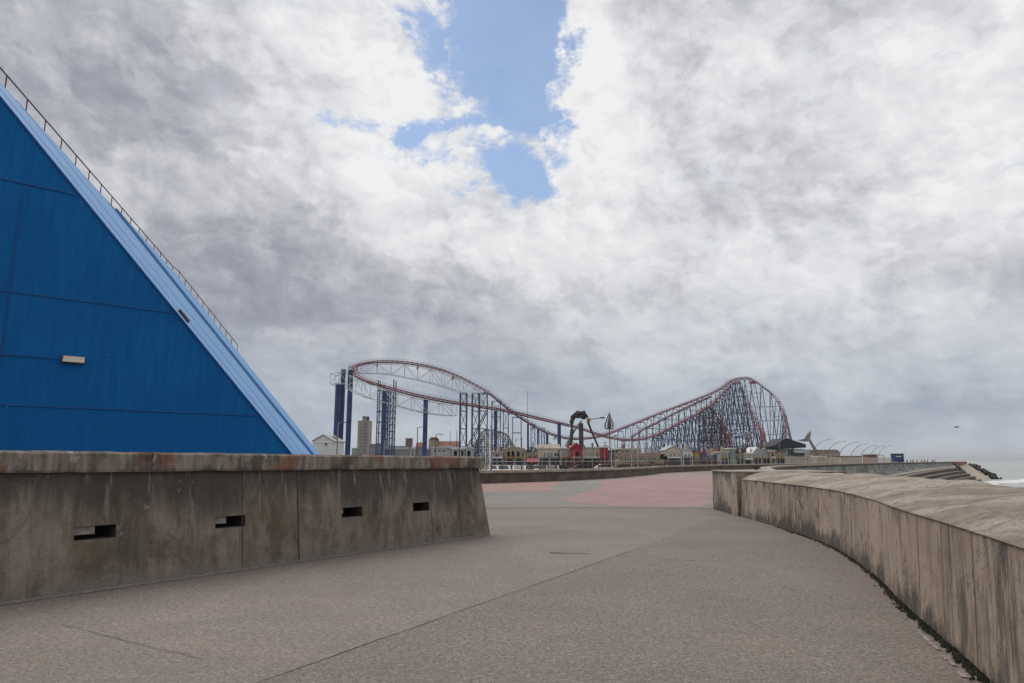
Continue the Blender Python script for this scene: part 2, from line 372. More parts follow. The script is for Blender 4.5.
def pale_cap():
    t = MT('pale_cap_concrete', .9); c = t.mix(t.rng(t.noise(1.2, 6, .7), .3, .7), (.26, .215, .175), (.44, .38, .32)); t.bump(t.noise(20, 4, .7), .4, .02); return t.out(c)
M['cap'] = pale_cap()
M['lowwall'] = paint('dark_brown_wall_concrete', (.105, .082, .066), .92, .35, .9, bump=.5)
def sea_mat():
    t = MT('grey_green_sea', .32); big = t.noise(1, 5, .6, t.vec(.004, .02, 1)); mid = t.noise(1, 6, .65, t.vec(.05, .16, 1))
    c = t.mix(t.rng(big, .35, .65), (.27, .305, .285), (.37, .395, .365))
    foam = t.rng(t.noise(1, 8, .72, t.vec(.055, .13, 1, (3, 0, 0)), .8), .60, .66, 0, .85)
    c = t.mix(foam, c, (.72, .74, .73))
    t.bump(mid, .5, .9); return t.out(c)
M['sea'] = sea_mat()
M['foam'] = paint('white_surf_foam', (.74, .76, .75), .8, .12, .5, bump=.6)

# ---------------------------------------------------------------- mesh builder
ORG = {}
class MB:
    def __init__(s): s.v = []; s.f = []
    def poly(s, pts):
        b = len(s.v); s.v += [Vector(p) for p in pts]; s.f.append(tuple(range(b, b + len(pts)))); return s
    def mesh(s, vs, fs):
        b = len(s.v); s.v += [Vector(p) for p in vs]; s.f += [tuple(b + i for i in f) for f in fs]; return s
    def box(s, c, sz, rz=0.0):
        c = Vector(c); m = Matrix.Rotation(rz, 3, 'Z'); x, y, z = (k / 2 for k in sz)
        vs = [c + m @ Vector((a * x, b * y, d * z)) for d in (-1, 1) for a, b in ((-1, -1), (1, -1), (1, 1), (-1, 1))]
        return s.mesh(vs, [(3, 2, 1, 0), (4, 5, 6, 7), (0, 1, 5, 4), (1, 2, 6, 5), (2, 3, 7, 6), (3, 0, 4, 7)])
    def bar(s, p, q, r, n=4, r2=None):
        p = Vector(p); q = Vector(q); d = q - p
        if d.length < 1e-6: return s
        d.normalize(); up = Vector((0, 0, 1)) if abs(d.z) < .9 else Vector((0, 1, 0))
        a = d.cross(up).normalized(); b = d.cross(a).normalized(); r2 = r if r2 is None else r2
        ph = math.pi / n
        vs = [p + (a * math.cos(ph + 2 * math.pi * i / n) + b * math.sin(ph + 2 * math.pi * i / n)) * r for i in range(n)]
        vs += [q + (a * math.cos(ph + 2 * math.pi * i / n) + b * math.sin(ph + 2 * math.pi * i / n)) * r2 for i in range(n)]
        fs = [(i, (i + 1) % n, n + (i + 1) % n, n + i) for i in range(n)] + [tuple(range(n))[::-1], tuple(range(n, 2 * n))]
        return s.mesh(vs, fs)
    def tube(s, pts, r, n=6):
        pts = [Vector(p) for p in pts]; rs = r if isinstance(r, (list, tuple)) else [r] * len(pts); ring = []
        b0 = len(s.v)
        for i, p in enumerate(pts):
            d = (pts[min(i + 1, len(pts) - 1)] - pts[max(i - 1, 0)]).normalized()
            up = Vector((0, 0, 1)) if abs(d.z) < .95 else Vector((0, 1, 0))
            a = d.cross(up).normalized(); b = d.cross(a).normalized()
            s.v += [p + (a * math.cos(2 * math.pi * k / n) + b * math.sin(2 * math.pi * k / n)) * rs[i] for k in range(n)]
        for i in range(len(pts) - 1):
            for k in range(n):
                s.f.append((b0 + i * n + k, b0 + i * n + (k + 1) % n, b0 + (i + 1) * n + (k + 1) % n, b0 + (i + 1) * n + k))
        s.f.append(tuple(b0 + k for k in range(n))[::-1]); s.f.append(tuple(b0 + (len(pts) - 1) * n + k for k in range(n)))
        return s
    def prism(s, pts, d):
        """closed polygon pts pushed along vector d"""
        n = len(pts); d = Vector(d); vs = [Vector(p) for p in pts] + [Vector(p) + d for p in pts]
        return s.mesh(vs, [tuple(range(n)), tuple(range(n, 2 * n))[::-1]] + [(i, n + i, n + (i + 1) % n, (i + 1) % n) for i in range(n)])
    def sweep(s, path, prof, close=False):
        """profile [(offset to the right, z)] swept along horizontal path"""
        path = [Vector(p) for p in path]; b0 = len(s.v); k = len(prof)
        for i, p in enumerate(path):
            a = path[max(i - 1, 0)]; b = path[min(i + 1, len(path) - 1)]
            d = (b - a); d.z = 0; d.normalize(); r = Vector((d.y, -d.x, 0))
            pr = prof[i] if isinstance(prof[0], list) else prof
            k = len(pr)
            s.v += [p + r * o + Vector((0, 0, z)) for o, z in pr]
        for i in range(len(path) - 1):
            for j in range(k if close else k - 1):
                j2 = (j + 1) % k
                s.f.append((b0 + i * k + j, b0 + i * k + j2, b0 + (i + 1) * k + j2, b0 + (i + 1) * k + j))
        if close:
            s.f.append(tuple(b0 + j for j in range(k))); s.f.append(tuple(b0 + (len(path) - 1) * k + j for j in range(k))[::-1])
        return s
    def build(s, name, mat, parent=None, smooth=False, local=False, root=None):
        me = bpy.data.meshes.new(name); off = Vector((0, 0, 0))
        if parent is not None and not local: off = ORG.get(parent.name, off)
        if root is not None: off = Vector(root)
        me.from_pydata([tuple(v - off) for v in s.v], [], s.f); me.update()
        import bmesh
        bm = bmesh.new(); bm.from_mesh(me); bmesh.ops.recalc_face_normals(bm, faces=bm.faces); bm.to_mesh(me); bm.free()
        if smooth:
            for p in me.polygons: p.use_smooth = True
        o = bpy.data.objects.new(name, me); me.materials.append(M[mat] if isinstance(mat, str) else mat); COL.objects.link(o)
        if parent is not None: o.parent = parent; ORG[o.name] = off
        elif root is not None: o.location = off; ORG[o.name] = off
        return o
def tag(o, label=None, cat=None, group=None, kind=None):
    if label: o['label'] = label
    if cat: o['category'] = cat
    if group: o['group'] = group
    if kind: o['kind'] = kind
    return o
def thing(name, label, cat, loc=(0, 0, 0), group=None, rz=0):
    o = bpy.data.objects.new(name, None); COL.objects.link(o); o.location = loc; o.rotation_euler = (0, 0, rz)
    o.empty_display_size = .5
    ORG[o.name] = Vector(loc); return tag(o, label, cat, group)
def struct(name, mb, mat, smooth=False): return tag(mb.build(name, mat, smooth=smooth), kind='structure')
def copy_tree(o, parent=None):
    c = o.copy(); COL.objects.link(c); c.parent = parent
    for ch in list(o.children): copy_tree(ch, c)
    return c
def spline(pts, n):
    """Catmull-Rom through pts (Vectors), n samples per span"""
    P_ = [Vector(p) for p in pts]; out = []
    for i in range(len(P_) - 1):
        a = P_[max(i - 1, 0)]; b = P_[i]; c = P_[i + 1]; d = P_[min(i + 2, len(P_) - 1)]
        for k in range(n):
            t = k / n
            out.append(.5 * ((2 * b) + (c - a) * t + (2 * a - 5 * b + 4 * c - d) * t * t + (3 * b - a - 3 * c + d) * t ** 3))
    out.append(P_[-1]); return out
def resample(pts, step):
    out = [pts[0].copy()]; acc = 0
    for a, b in zip(pts, pts[1:]):
        seg = (b - a).length; 
        while acc + seg >= step:
            t = (step - acc) / seg; a = a.lerp(b, t); out.append(a.copy()); seg = (b - a).length; acc = 0
        acc += seg
    return out

# ================================================================ SETTING
# ---- sea wall line (land is on its left)
COAST = spline([(9.2, 23.5, 0), (14.6, 38, 0), (19.6, 53, 0), (25.5, 68, 0), (36, 88, 0), (58, 122, 0), (92, 170, 0), (128, 216, 0), (167, 262, 0)], 6)
mb = MB(); mb.poly([(-30000, -3000, -6), (30000, -3000, -6), (30000, 30000, -6), (-30000, 30000, -6)])
struct('sea', mb, 'sea')
# town land, half a metre below the promenade, running to the horizon
LZ = -.5
back = [(30, 300), (60, 600), (300, 1500), (900, 6000), (900, 20000), (-20000, 20000), (-20000, -60), (-1, -60), (-1, 0), (2, 14)]
mb = MB()
coastxy = [(p.x - .6, p.y) for p in COAST]
mb.poly([(x, y, LZ) for x, y in coastxy] + [(176, 300, LZ), (240, 500, LZ), (500, 1500, LZ), (1300, 6000, LZ), (3000, 20000, LZ)] + [(x, y, LZ) for x, y in back[5:]])
struct('ground', mb, 'land')

# promenade deck
LOWW = spline([(-22, 38.5, 0), (-9, 43.5, 0), (-2.05, 47.75, 0), (7, 58.5, 0), (14.6, 75.3, 0), (20.5, 90, 0), (44, 126, 0), (80, 174, 0), (118, 222, 0), (150, 270, 0)], 6)
mb = MB()
left = [(p.x, p.y) for p in LOWW]
right = [(p.x - .3, p.y) for p in COAST]
mb.poly([(x, y, 0) for x, y in [(-30, -30), (2.5, -30), (6.0, -4), (7.2, 14)]] + [(x, y, 0) for x, y in right] + [(x, y, 0) for x, y in left[::-1]] + [(-30, 36, 0)])
struct('promenade', mb, 'ground')
# the darker casting of aggregate to the right of the long joint
J0 = gnd(258, 683); J1 = gnd(640, 548)
dj = (J1 - J0).normalized()
Ja = J0 - dj * 3.2
jp = [Ja + dj * (i * .35) + Vector((-dj.y, dj.x, 0)) * (random.uniform(-.009, .009)) for i in range(int((J1 - Ja).length / .35) + 1)] + [J1]
mb = MB()
fr = gnd(713, 520)
mb.poly([(p.x, p.y, .004) for p in jp] + [(fr.x - .1, fr.y, .004), (6.3, 18.9, .004), (6.2, 14.5, .004), (5.6, 11.2, .004), (4.7, 8.5, .004), (3.9, 6.3, .004), (3.0, 3.6, .004), (2.4, 1.5, .004)])
struct('promenade_panel', mb, 'ground2')
def joint(name, pts, w, z=.008):
    mb = MB(); vs = []
    for i, p in enumerate(pts):
        d = (pts[min(i + 1, len(pts) - 1)] - pts[max(i - 1, 0)]).normalized(); nrm = Vector((-d.y, d.x, 0)) * (w * random.uniform(.25, .75))
        vs.append((p + nrm, p - nrm))
    for (a, b), (c, d) in zip(vs, vs[1:]): mb.poly([(a.x, a.y, z), (b.x, b.y, z), (d.x, d.y, z), (c.x, c.y, z)])
    struct(name, mb, 'joint')
def wob(a, b, n, w):
    a = Vector(a); b = Vector(b); d = (b - a).normalized(); nn = Vector((-d.y, d.x, 0))
    return [a.lerp(b, i / n) + nn * random.uniform(-w, w) for i in range(n + 1)]
joint('paving_joint', jp, .011)
for a, b, w in (((60, 625), (205, 660), .006), ((550, 553), (590, 554), .05), ((618, 556), (650, 557), .014), ((520, 536), (590, 530), .012), ((660, 560), (720, 562), .014), ((640, 500), (760, 505), .02)):
    A_ = gnd(*a); B_ = gnd(*b); joint('paving_joint', wob(A_, B_, 14, .015), w)

# painted / coloured paving zones beyond
def zone(name, uv, z, mat, extra=()):
    pts = [gnd(u, v, z) for u, v in uv] + [Vector((x, y, z)) for x, y in extra]
    struct(name, MB().poly(pts), mat)
S_ = [gnd(486, 508, .008), gnd(560, 507.6, .008), gnd(640, 507.8, .008), gnd(712, 508.4, .008)]
sm = MB(); sm.poly([(p.x, p.y, .008) for p in S_] + [(9, 29.5, .008), (13, 41, .008), (20, 56, .008), (26, 68, .008), (18.5, 82, .008), (14.3, 74.5, .008), (6.8, 58.2, .008), (-2.2, 47.3, .008), (-9, 43.1, .008), (-12, 40, .008), (-9, 30, .008)])
struct('grey_paving', sm, 'smooth')
def curvezone(name, uv, mat, z, n=6):
    pts = [gnd(u, v, z) for u, v in uv]; pts = spline(pts + [pts[0]], n)[:-1]
    struct(name, MB().poly([(p.x, p.y, z) for p in pts]), mat)
zone('pale_paving', [(470, 484.4), (540, 480.0), (600, 480.6), (640, 484), (711, 482)], .0105, 'palepink', [(19, 57), (25.8, 67.5), (20.0, 88), (14.2, 74.6), (6.7, 58.3), (-2.4, 47.4)])
# pink sweep on the right
zone('pink_paving', [(598, 482.2), (602, 486), (597, 489.5), (580, 493.5), (562, 499.5), (570, 502), (592, 504.2), (618, 507), (705, 507), (711, 500), (712, 490)], .012, 'pink', [(12.5, 42), (19, 57), (22.5, 66), (16, 74)])
zone('salmon_paving', [(474, 484.6), (556, 479.6), (560, 483), (552, 488.5), (546, 490.8), (520, 491.8), (474, 492.5)], .012, 'salmon')

# ---- sea wall on the far side with recurved lip, apron and steps
path = COAST
n_ = len(path)
sw = thing('sea_wall', 'long grey concrete sea wall curving away beside the water', 'sea wall', (24, 66, 0))
def heights(i):
    return .95
def fz(p): t_ = min(1, max(0, (p.y - 150) / 95)); return -1.9 + 1.25 * t_
def seg(path_, prof, name, mat, parent, close=False, smooth=False):
    return MB().sweep(path_, prof, close).build(name, mat, parent, smooth)
seg(path[0:], [(-.55, -.52), (-.55, .83), (.12, .83), (.12, .62), (.0, .50), (.0, -.52)], 'parapet', 'lowwall', sw, True)
seg(path[0:], [(-.62, .833), (-.62, .98), (.22, .98), (.22, .833)], 'coping', 'cap', sw, True)
seg(path[0:], [[(.02, .55), (.05, .55 + (fz(p) - .55) * .3), (.25, .55 + (fz(p) - .55) * .6), (.6, .55 + (fz(p) - .55) * .8), (1.2, .55 + (fz(p) - .55) * .93), (2.3, fz(p))] for p in path[0:]], 'wall_face', 'seaface', sw, smooth=True)
seg(path[10:-3], [[(2.3, fz(p)), (3.6, fz(p) - .02), (3.6, fz(p) - .3), (3.5, -6.2)] for p in path[10:-3]], 'berm', 'cap', sw)
rs = []; N_ST = 5
for k in range(N_ST):
    ri = []; tr_ = []
    for p in path[10:-3]:
        z0 = fz(p) - .28; dz_ = (z0 + 5.7) / N_ST; o = 3.6 + 1.5 * k; zt = z0 - dz_ * k
        tr_.append([(o, zt), (o + 1.5, zt - .08)]); ri.append([(o + 1.5, zt - .08), (o + 1.5, zt - dz_)])
    t_ = MB().sweep(path[10:-3], tr_).build('step_tread', 'steptop', sw); MB().sweep(path[10:-3], ri).build('riser', 'step', t_)
p = path[-4]; q = path[-3]; d = (q - p).normalized(); r_ = Vector((d.y, -d.x, 0)); z0 = fz(p) - .28; dz_ = (z0 + 5.7) / N_ST
pts = [p + r_ * 2.3 + Vector((0, 0, z0 + .2))]
for k in range(N_ST): pts += [p + r_ * (3.6 + 1.5 * k) + Vector((0, 0, z0 - dz_ * k)), p + r_ * (5.1 + 1.5 * k) + Vector((0, 0, z0 - dz_ * k - .08))]
pts += [p + r_ * (3.6 + 1.5 * N_ST) + Vector((0, 0, -6.5)), p + r_ * 2.3 + Vector((0, 0, -6.5))]
MB().poly(pts).build('step_end', 'step', sw)
pts0 = [path[10] + r0_ * o_ + Vector((0, 0, z_)) for r0_ in [Vector(((path[11] - path[10]).normalized().y, -(path[11] - path[10]).normalized().x, 0))] for o_, z_ in
        [(2.3, -1.9)] + [q_ for k in range(N_ST) for q_ in ((3.6 + 1.5 * k, -2.18 - .704 * k), (5.1 + 1.5 * k, -2.26 - .704 * k))] + [(11.1, -6.5), (2.3, -6.5)]]
MB().poly(pts0).build('step_end', 'step', sw)
# slipway and rock armour at the far end
sp_ = thing('slipway', 'pale sandy slipway running down into the sea at the wall end', 'slipway', (176, 262, -5.8))
sl_ = [Vector((166, 260, .25)), Vector((188, 287, .25)), Vector((193, 280, -6.1)), Vector((161, 242, -6.1))]
MB().prism(sl_, (0, 0, -1.5)).build('ramp', 'sand', sp_)
MB().bar(sl_[0] + Vector((0, 0, .15)), sl_[3] + Vector((0, 0, .15)), .45).build('kerb', 'step', sp_)
MB().prism([Vector((160, 258, -.5)), Vector((167, 259, -.5)), Vector((189, 288, -.5)), Vector((182, 292, -.5))], (0, 0, 1.45)).build('head_wall', 'brick', sp_)
rk = MB()
for i in range(150):
    t = i / 149; c = Vector((189.5, 287, -.4)).lerp(Vector((195.0, 279.5, -6.2)), t ** .9) + Vector((random.uniform(-1.0, 1.2), random.uniform(-1.6, 1.6), random.uniform(-.2, .5)))
    r = random.uniform(.4, .8)
    vs = [c + Vector(q).normalized() * r * random.uniform(.7, 1.1) for q in ((1, 0, 0), (0, 1, 0), (-1, 0, 0), (0, -1, 0), (.1, 0, 1), (0, .1, -1), (.7, .7, .4), (-.7, .6, .3), (.6, -.7, .3), (-.6, -.7, .4))]
    import itertools
    b = len(rk.v); rk.mesh(vs, [(0, 6, 4), (6, 1, 4), (1, 7, 4), (7, 2, 4), (2, 9, 4), (9, 3, 4), (3, 8, 4), (8, 0, 4), (0, 6, 5), (6, 1, 5), (1, 7, 5), (7, 2, 5), (2, 9, 5), (9, 3, 5), (3, 8, 5), (8, 0, 5)])
tag(rk.build('rock_armour', 'rock'), 'dark rock armour heaped along the seaward edge of the slipway', 'rocks', kind='stuff')
# surf at the toe of steps and slipway: broken low foam patches lying on the water
fm = MB()
for i in range(420):
    t = random.random()
    if random.random() < .55:
        base = Vector((160, 238, 0)).lerp(Vector((216, 288, 0)), t); rr = random.gauss(0, 4.5)
        c = base + Vector((abs(rr) * 1.1 + 1, -abs(rr) * .9, 0))
    else:
        q = path[int(12 + t * (n_ - 16))]; c = Vector((q.x + 10 + abs(random.gauss(0, 2.5)), q.y - 9, 0))
    rx, ry = random.uniform(.8, 4.2), random.uniform(.5, 1.5)
    k = 9; ang = random.uniform(.5, .9)
    ring = []
    for a_ in range(k):
        th = 2 * math.pi * a_ / k; p = Vector((math.cos(th) * rx * random.uniform(.6, 1.1), math.sin(th) * ry * random.uniform(.6, 1.1), 0))
        p = Matrix.Rotation(ang, 3, 'Z') @ p; ring.append(c + p + Vector((0, 0, -5.99)))
    b = len(fm.v); fm.v += ring + [c + Vector((0, 0, -5.99 + random.uniform(.08, .35)))]
    fm.f += [(b + j, b + (j + 1) % k, b + k) for j in range(k)]
tag(fm.build('surf', 'foam', smooth=True), 'white surf breaking along the foot of the sea steps', 'surf', kind='stuff')

# ---- low wall with railing behind the pink paving
lw = thing('low_wall', 'low dark concrete wall curving behind the pink paving', 'wall', (-2, 47.7, 0))
seg(LOWW, [(-.16, -.6), (-.16, .70), (.16, .70), (.22, -.002), (.22, -.6)], 'wall_body', 'lowwall', lw, True)
seg(LOWW, [(-.24, .703), (-.24, .86), (-.18, .90), (.22, .90), (.28, .86), (.28, .703)], 'coping', 'cap', lw, True)
rl = thing('railing', 'brown post railing with a pale top rail on the low wall', 'railing', (-2, 47.7, .9))
RP = resample(LOWW, 1.0)
RP = [p for p in RP if -3.5 < p.x < 40]
posts = RP
topr = MB(); midr = MB()
for a, b in zip(RP, RP[1:]):
    for zz_, m_, r_ in ((1.50, topr, .032), (1.20, midr, .02)):
        m_.bar(a + Vector((0, 0, zz_)), b + Vector((0, 0, zz_)), r_)
topr.build('top_rail', 'galv', rl); midr.build('lower_rails', 'rust', rl)
for p in RP[::1][:74]:
    MB().bar(p + Vector((0, 0, .902)), p + Vector((0, 0, 1.485)), .06, 4).build('post', 'rust', rl)

# ================================================================ LEFT WALL
W0 = gnd(0, 605); W1 = gnd(488, 535.2); wd = (W1 - W0).normalized(); wn_ = Vector((wd.y, -wd.x, 0))   # normal towards the walkway
if wn_.dot(CAM - W0) < 0: wn_ = -wn_
Lw = (W1 - W0).length
def s_of(u, v=560):
    """distance along the wall for image column u"""
    P_ = hit(u, v, W0 + Vector((0, 0, .5)), wn_); return (P_ - W0).dot(wd)
BAT = .17; HB = 1.42; HT = 1.68
def zf(s, z): return z + max(0, z - .9) / .7 * .040 * (Lw - s) / Lw
def wp(s, z, o=0.0):
    z = zf(s, z)
    return W0 + wd * s + wn_ * (o - BAT * z / HB) + Vector((0, 0, z))
slots = [(s_of(74.5), s_of(116.5)), (s_of(216), s_of(246)), (s_of(343), s_of(364)), (s_of(415), s_of(431.5))]
joints = [s_of(246.8, 500), s_of(299), s_of(433), s_of(461)]
S0 = -11.0; END = Lw + .08
ends = .20
lwall = thing('promenade_wall', 'tall stained concrete wall with four drainage slots', 'wall', W0)
zs = [-.02, .622, .785, HB]
cuts = sorted(set([S0] + [x for a in slots for x in a] + [END]))
mb = MB()
def in_slot(s): return any(a - 1e-6 <= s < b - 1e-6 for a, b in slots)
fine_cuts = []
for a, b in zip(cuts, cuts[1:]): fine_cuts.append((a, b))
for a, b in fine_cuts:
    for z0, z1 in zip(zs, zs[1:]):
        if in_slot((a + b) / 2) and abs(z0 - .622) < 1e-6: continue
        def e_(s, z): return s - (ends * z / HB if abs(s - END) < 1e-6 else 0)
        mb.poly([wp(e_(a, z0), z0), wp(e_(b, z0), z0), wp(e_(b, z1), z1), wp(e_(a, z1), z1)])
TH = .75
# end face, top, back
eb = [wp(END, -.02), wp(END - ends, HB), wp(END - ends, HB) - wn_ * (TH - BAT), wp(END, -.02) - wn_ * TH]
mb.poly(eb)
mb.poly([wp(S0, HB), wp(END - ends, HB), wp(END - ends, HB) - wn_ * (TH - BAT), wp(S0, HB) - wn_ * (TH - BAT)])
mb.poly([wp(S0, -.02) - wn_ * TH, wp(END, -.02) - wn_ * TH, wp(END - ends, HB) - wn_ * (TH - BAT), wp(S0, HB) - wn_ * (TH - BAT)])
mb.poly([wp(S0, -.02), wp(S0, HB), wp(S0, HB) - wn_ * (TH - BAT), wp(S0, -.02) - wn_ * TH])
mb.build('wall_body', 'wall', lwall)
for i, (a, b) in enumerate(slots):
    r = MB(); dp = -.42
    f = [wp(a, .622), wp(b, .622), wp(b, .785), wp(a, .785)]; g_ = [p + wn_ * dp for p in f]
    r.mesh(f + g_, [(0, 1, 5, 4), (1, 2, 6, 5), (2, 3, 7, 6), (3, 0, 4, 7), (4, 5, 6, 7)])
    so_ = r.build('drain_slot', 'slotdark', lwall)
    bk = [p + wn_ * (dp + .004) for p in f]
    MB().poly(bk).build('slot_back', 'black', so_)  # black sheet painting in the deep shade at the slot's back
    if i < 3:
        w_ = (b - a) * (.52, .42, .16)[i]
        MB().prism([wp(a + .012,  .683, -.05), wp(a + w_,  .683, -.05), wp(a + w_, .779, -.05), wp(a + .012, .779, -.05)], -wn_ * .30).build('baffle_block', 'block', so_)
jm = MB()
for k, s_ in enumerate(joints):
    w_ = (.006, .014, .007, .012)[k]
    jm.poly([wp(s_ - w_, .0, .003), wp(s_ + w_, .0, .003), wp(s_ + w_, HB - .01, .003), wp(s_ - w_, HB - .01, .003)])
jm.build('joint_lines', 'joint', lwall)
# coping: a rough-edged projecting cap in cast lengths
cm = MB(); PO = .07
def cp_(s, z, o):
    z = zf(s, z)
    return W0 + wd * s + wn_ * (o - BAT) + Vector((0, 0, z))
ce = [S0] + [S0 + 6.3 * i for i in range(1, 60) if S0 + 6.3 * i < END - .9] + [END - ends + .10]
for a, b in zip(ce, ce[1:]):
    n2 = int((b - a) * 5) + 1; prev = None
    for i in range(n2 + 1):
        s_ = a + .006 + (b - a - .012) * i / n2
        j1, j2, j3 = (random.uniform(-.006, .006) for _ in range(3))
        ht = HT - .012 + j1
        ring = [cp_(s_, HB + .003 + j3, PO - .0 + j2), cp_(s_, HB + .035, PO + .012 + j2), cp_(s_, ht - .03, PO + .01 + j3), cp_(s_, ht, PO - .03), cp_(s_, ht + .005, -.60), cp_(s_, ht - .03, -.68), cp_(s_, HB + .003, -.68)]
        if prev:
            k = len(ring); base = len(cm.v); cm.v += prev + ring
            cm.f += [(base + q, base + (q + 1) % k, base + k + (q + 1) % k, base + k + q) for q in range(k)]
        if i in (0, n2): cm.poly(ring if i == 0 else ring[::-1])
        prev = ring
cm.build('coping', 'coping', lwall)
# thin skirt of dust/mortar at the foot
MB().mesh([wp(S0, .006, .07), wp(END - .1, .006, .04), wp(END, .03, .002), wp(S0, .03, .002)], [(0, 1, 2, 3)]).build('mortar_skirting', 'skirt', lwall)

# ================================================================ RIGHT SEA PARAPET
IN = spline([(-1.2, -4.5, 0), (.6, -1.5, 0), (1.95, 1.2, 0), (3.48, 5.32, 0), (4.34, 7.93, 0), (5.07, 9.98, 0), (5.95, 13.2, 0), (6.38, 16.82, 0), (6.56, 20.19, 0)], 16)
para = thing('sea_parapet', 'thick curved concrete parapet with a rounded crown on the sea side', 'parapet', (4.34, 7.93, 0))
INr = resample(IN, .16)
HI = 1.10
bodyp = [(.0, -.02), (-.02, .5), (-.03, HI - .06), (-.015, HI - .012)]
mb = MB(); b0 = len(mb.v)
profs = []
for i, p in enumerate(INr):
    j = random.uniform(-.004, .004)
    profs.append([(.0 - .0, -.02), (.03 + j * .4, .45), (.06 + j, HI - .05 + j)])
mb.sweep(INr, profs)
mb.build('inner_face', 'parapet', para)
# crown: nosing then rounded rise to the crest and down to the sea
def hsh(x, y): return math.sin(x * 12.9898 + y * 78.233) * 43758.5453 % 1
def vn(x, y):
    xi, yi = math.floor(x), math.floor(y); fx, fy = x - xi, y - yi; fx = fx * fx * (3 - 2 * fx); fy = fy * fy * (3 - 2 * fy)
    a = hsh(xi, yi); b = hsh(xi + 1, yi); c = hsh(xi, yi + 1); d = hsh(xi + 1, yi + 1)
    return (a * (1 - fx) + b * fx) * (1 - fy) + (c * (1 - fx) + d * fx) * fy
profs = []
for i, p in enumerate(INr):
    s_ = i * .16; pr = []
    for k in range(29):
        o_ = .045 + 3.2 * k / 28
        if o_ < 1.65: zc = HI - .045 + .205 * math.sin(min(1, (o_ - .045) / 1.55) * math.pi / 2) ** .85
        else: zc = HI + .16 - .33 * (o_ - 1.65) ** 1.7
        w = (vn(s_ * 1.1 + o_ * .9, o_ * 1.6 - s_ * .35) - .5) * .095 + abs(vn(s_ * .8 + o_ * 1.4 + 7, o_ * 2.2 - s_ * .5 + 3) - .5) * .07 + (vn(s_ * 4.3, o_ * 5.1) - .5) * .022
        pr.append((o_, zc + w * min(1, (o_ - .045) / .3)))
    pr = [(.058, HI - .055), (.040, HI - .05)] + pr + [(3.3, -.5), (3.4, -6.2)]
    profs.append(pr)
MB().sweep(INr, profs).build('crown', 'crown', para, smooth=True)
# expansion joints of the cast lengths
for s_ in (9.6, 11.35, 13.0, 14.65, 16.3, 18.1, 20.0, 22.0, 24.0):
    jm = MB()
    i = min(int(s_ / .16), len(INr) - 2); p = INr[i]; d = (INr[i + 1] - INr[i - 1]).normalized(); r_ = Vector((d.y, -d.x, 0)); w_ = .006
    a0 = p - r_ * .004; a1 = p + r_ * .026 + Vector((0, 0, .45)); a2 = p + r_ * .052 + Vector((0, 0, HI - .06))
    for q0, q1 in ((a0, a1), (a1, a2)): jm.poly([q0 - d * w_, q0 + d * w_, q1 + d * w_, q1 - d * w_])
    jm.build('cast_joint', 'joint', para)
# square end block
E0 = Vector((6.56, 20.17, 0)); 
eb = [Vector((6.50, 20.20, -.02)), Vector((6.66, 23.2, -.02)), Vector((9.9, 23.4, -.02)), Vector((9.7, 20.20, -.02))]
blk = MB(); top_ = [p + Vector((.02, 0, 1.26)) for p in eb]
blk.mesh(eb + top_, [(0, 1, 5, 4), (1, 2, 6, 5), (2, 3, 7, 6), (3, 0, 4, 7), (4, 5, 6, 7)]); blk.build('end_block', 'parapet', para)
bt = [Vector((6.49, 20.18, 1.243)), Vector((6.65, 23.22, 1.243)), Vector((9.9, 23.42, 1.243)), Vector((9.7, 20.18, 1.243))]
MB().prism(bt, (0, 0, .03)).build('end_cap', 'cap', para)
# moss and grime at the foot of the parapet
mo = MB()
for i in range(2600):
    k = random.uniform(22, len(INr) - 20) if random.random() < .35 else random.gauss(62, 18)
    k = int(max(20, min(len(INr) - 3, k))); p = INr[k]; d = (INr[k + 1] - INr[k - 1]).normalized(); r_ = Vector((d.y, -d.x, 0))
    o_ = -abs(random.gauss(0, .035)); c = p + r_ * (o_ - .005) + d * random.uniform(-.1, .1) + Vector((0, 0, .010))
    s_ = random.uniform(.008, .024); h = random.uniform(.008, .035)
    ring = [c + Vector((math.cos(a_) * s_ * random.uniform(.6, 1.2), math.sin(a_) * s_ * random.uniform(.6, 1.2), 0)) for a_ in (0, 1.25, 2.5, 3.75, 5)]
    b = len(mo.v); mo.v += ring + [c + Vector((0, 0, h))]; mo.f += [(b + j, b + (j + 1) % 5, b + 5) for j in range(5)]
tag(mo.build('moss', 'moss'), 'dark green moss growing along the foot of the sea parapet', 'moss', kind='stuff')
kb = MB()
for i in range(34, 78):
    if random.random() < .35: continue
    p = INr[i]; d = (INr[i + 1] - INr[i - 1]).normalized(); r_ = Vector((d.y, -d.x, 0))
    a = p - r_ * .12; q = p - r_ * random.uniform(.15, .17)
    kb.poly([a - d * .075 + Vector((0, 0, .012)), a + d * .075 + Vector((0, 0, .012)), q + d * .07 + Vector((0, 0, .012)), q - d * .07 + Vector((0, 0, .012))])
struct('drain_channel_edge', kb, 'kerb')

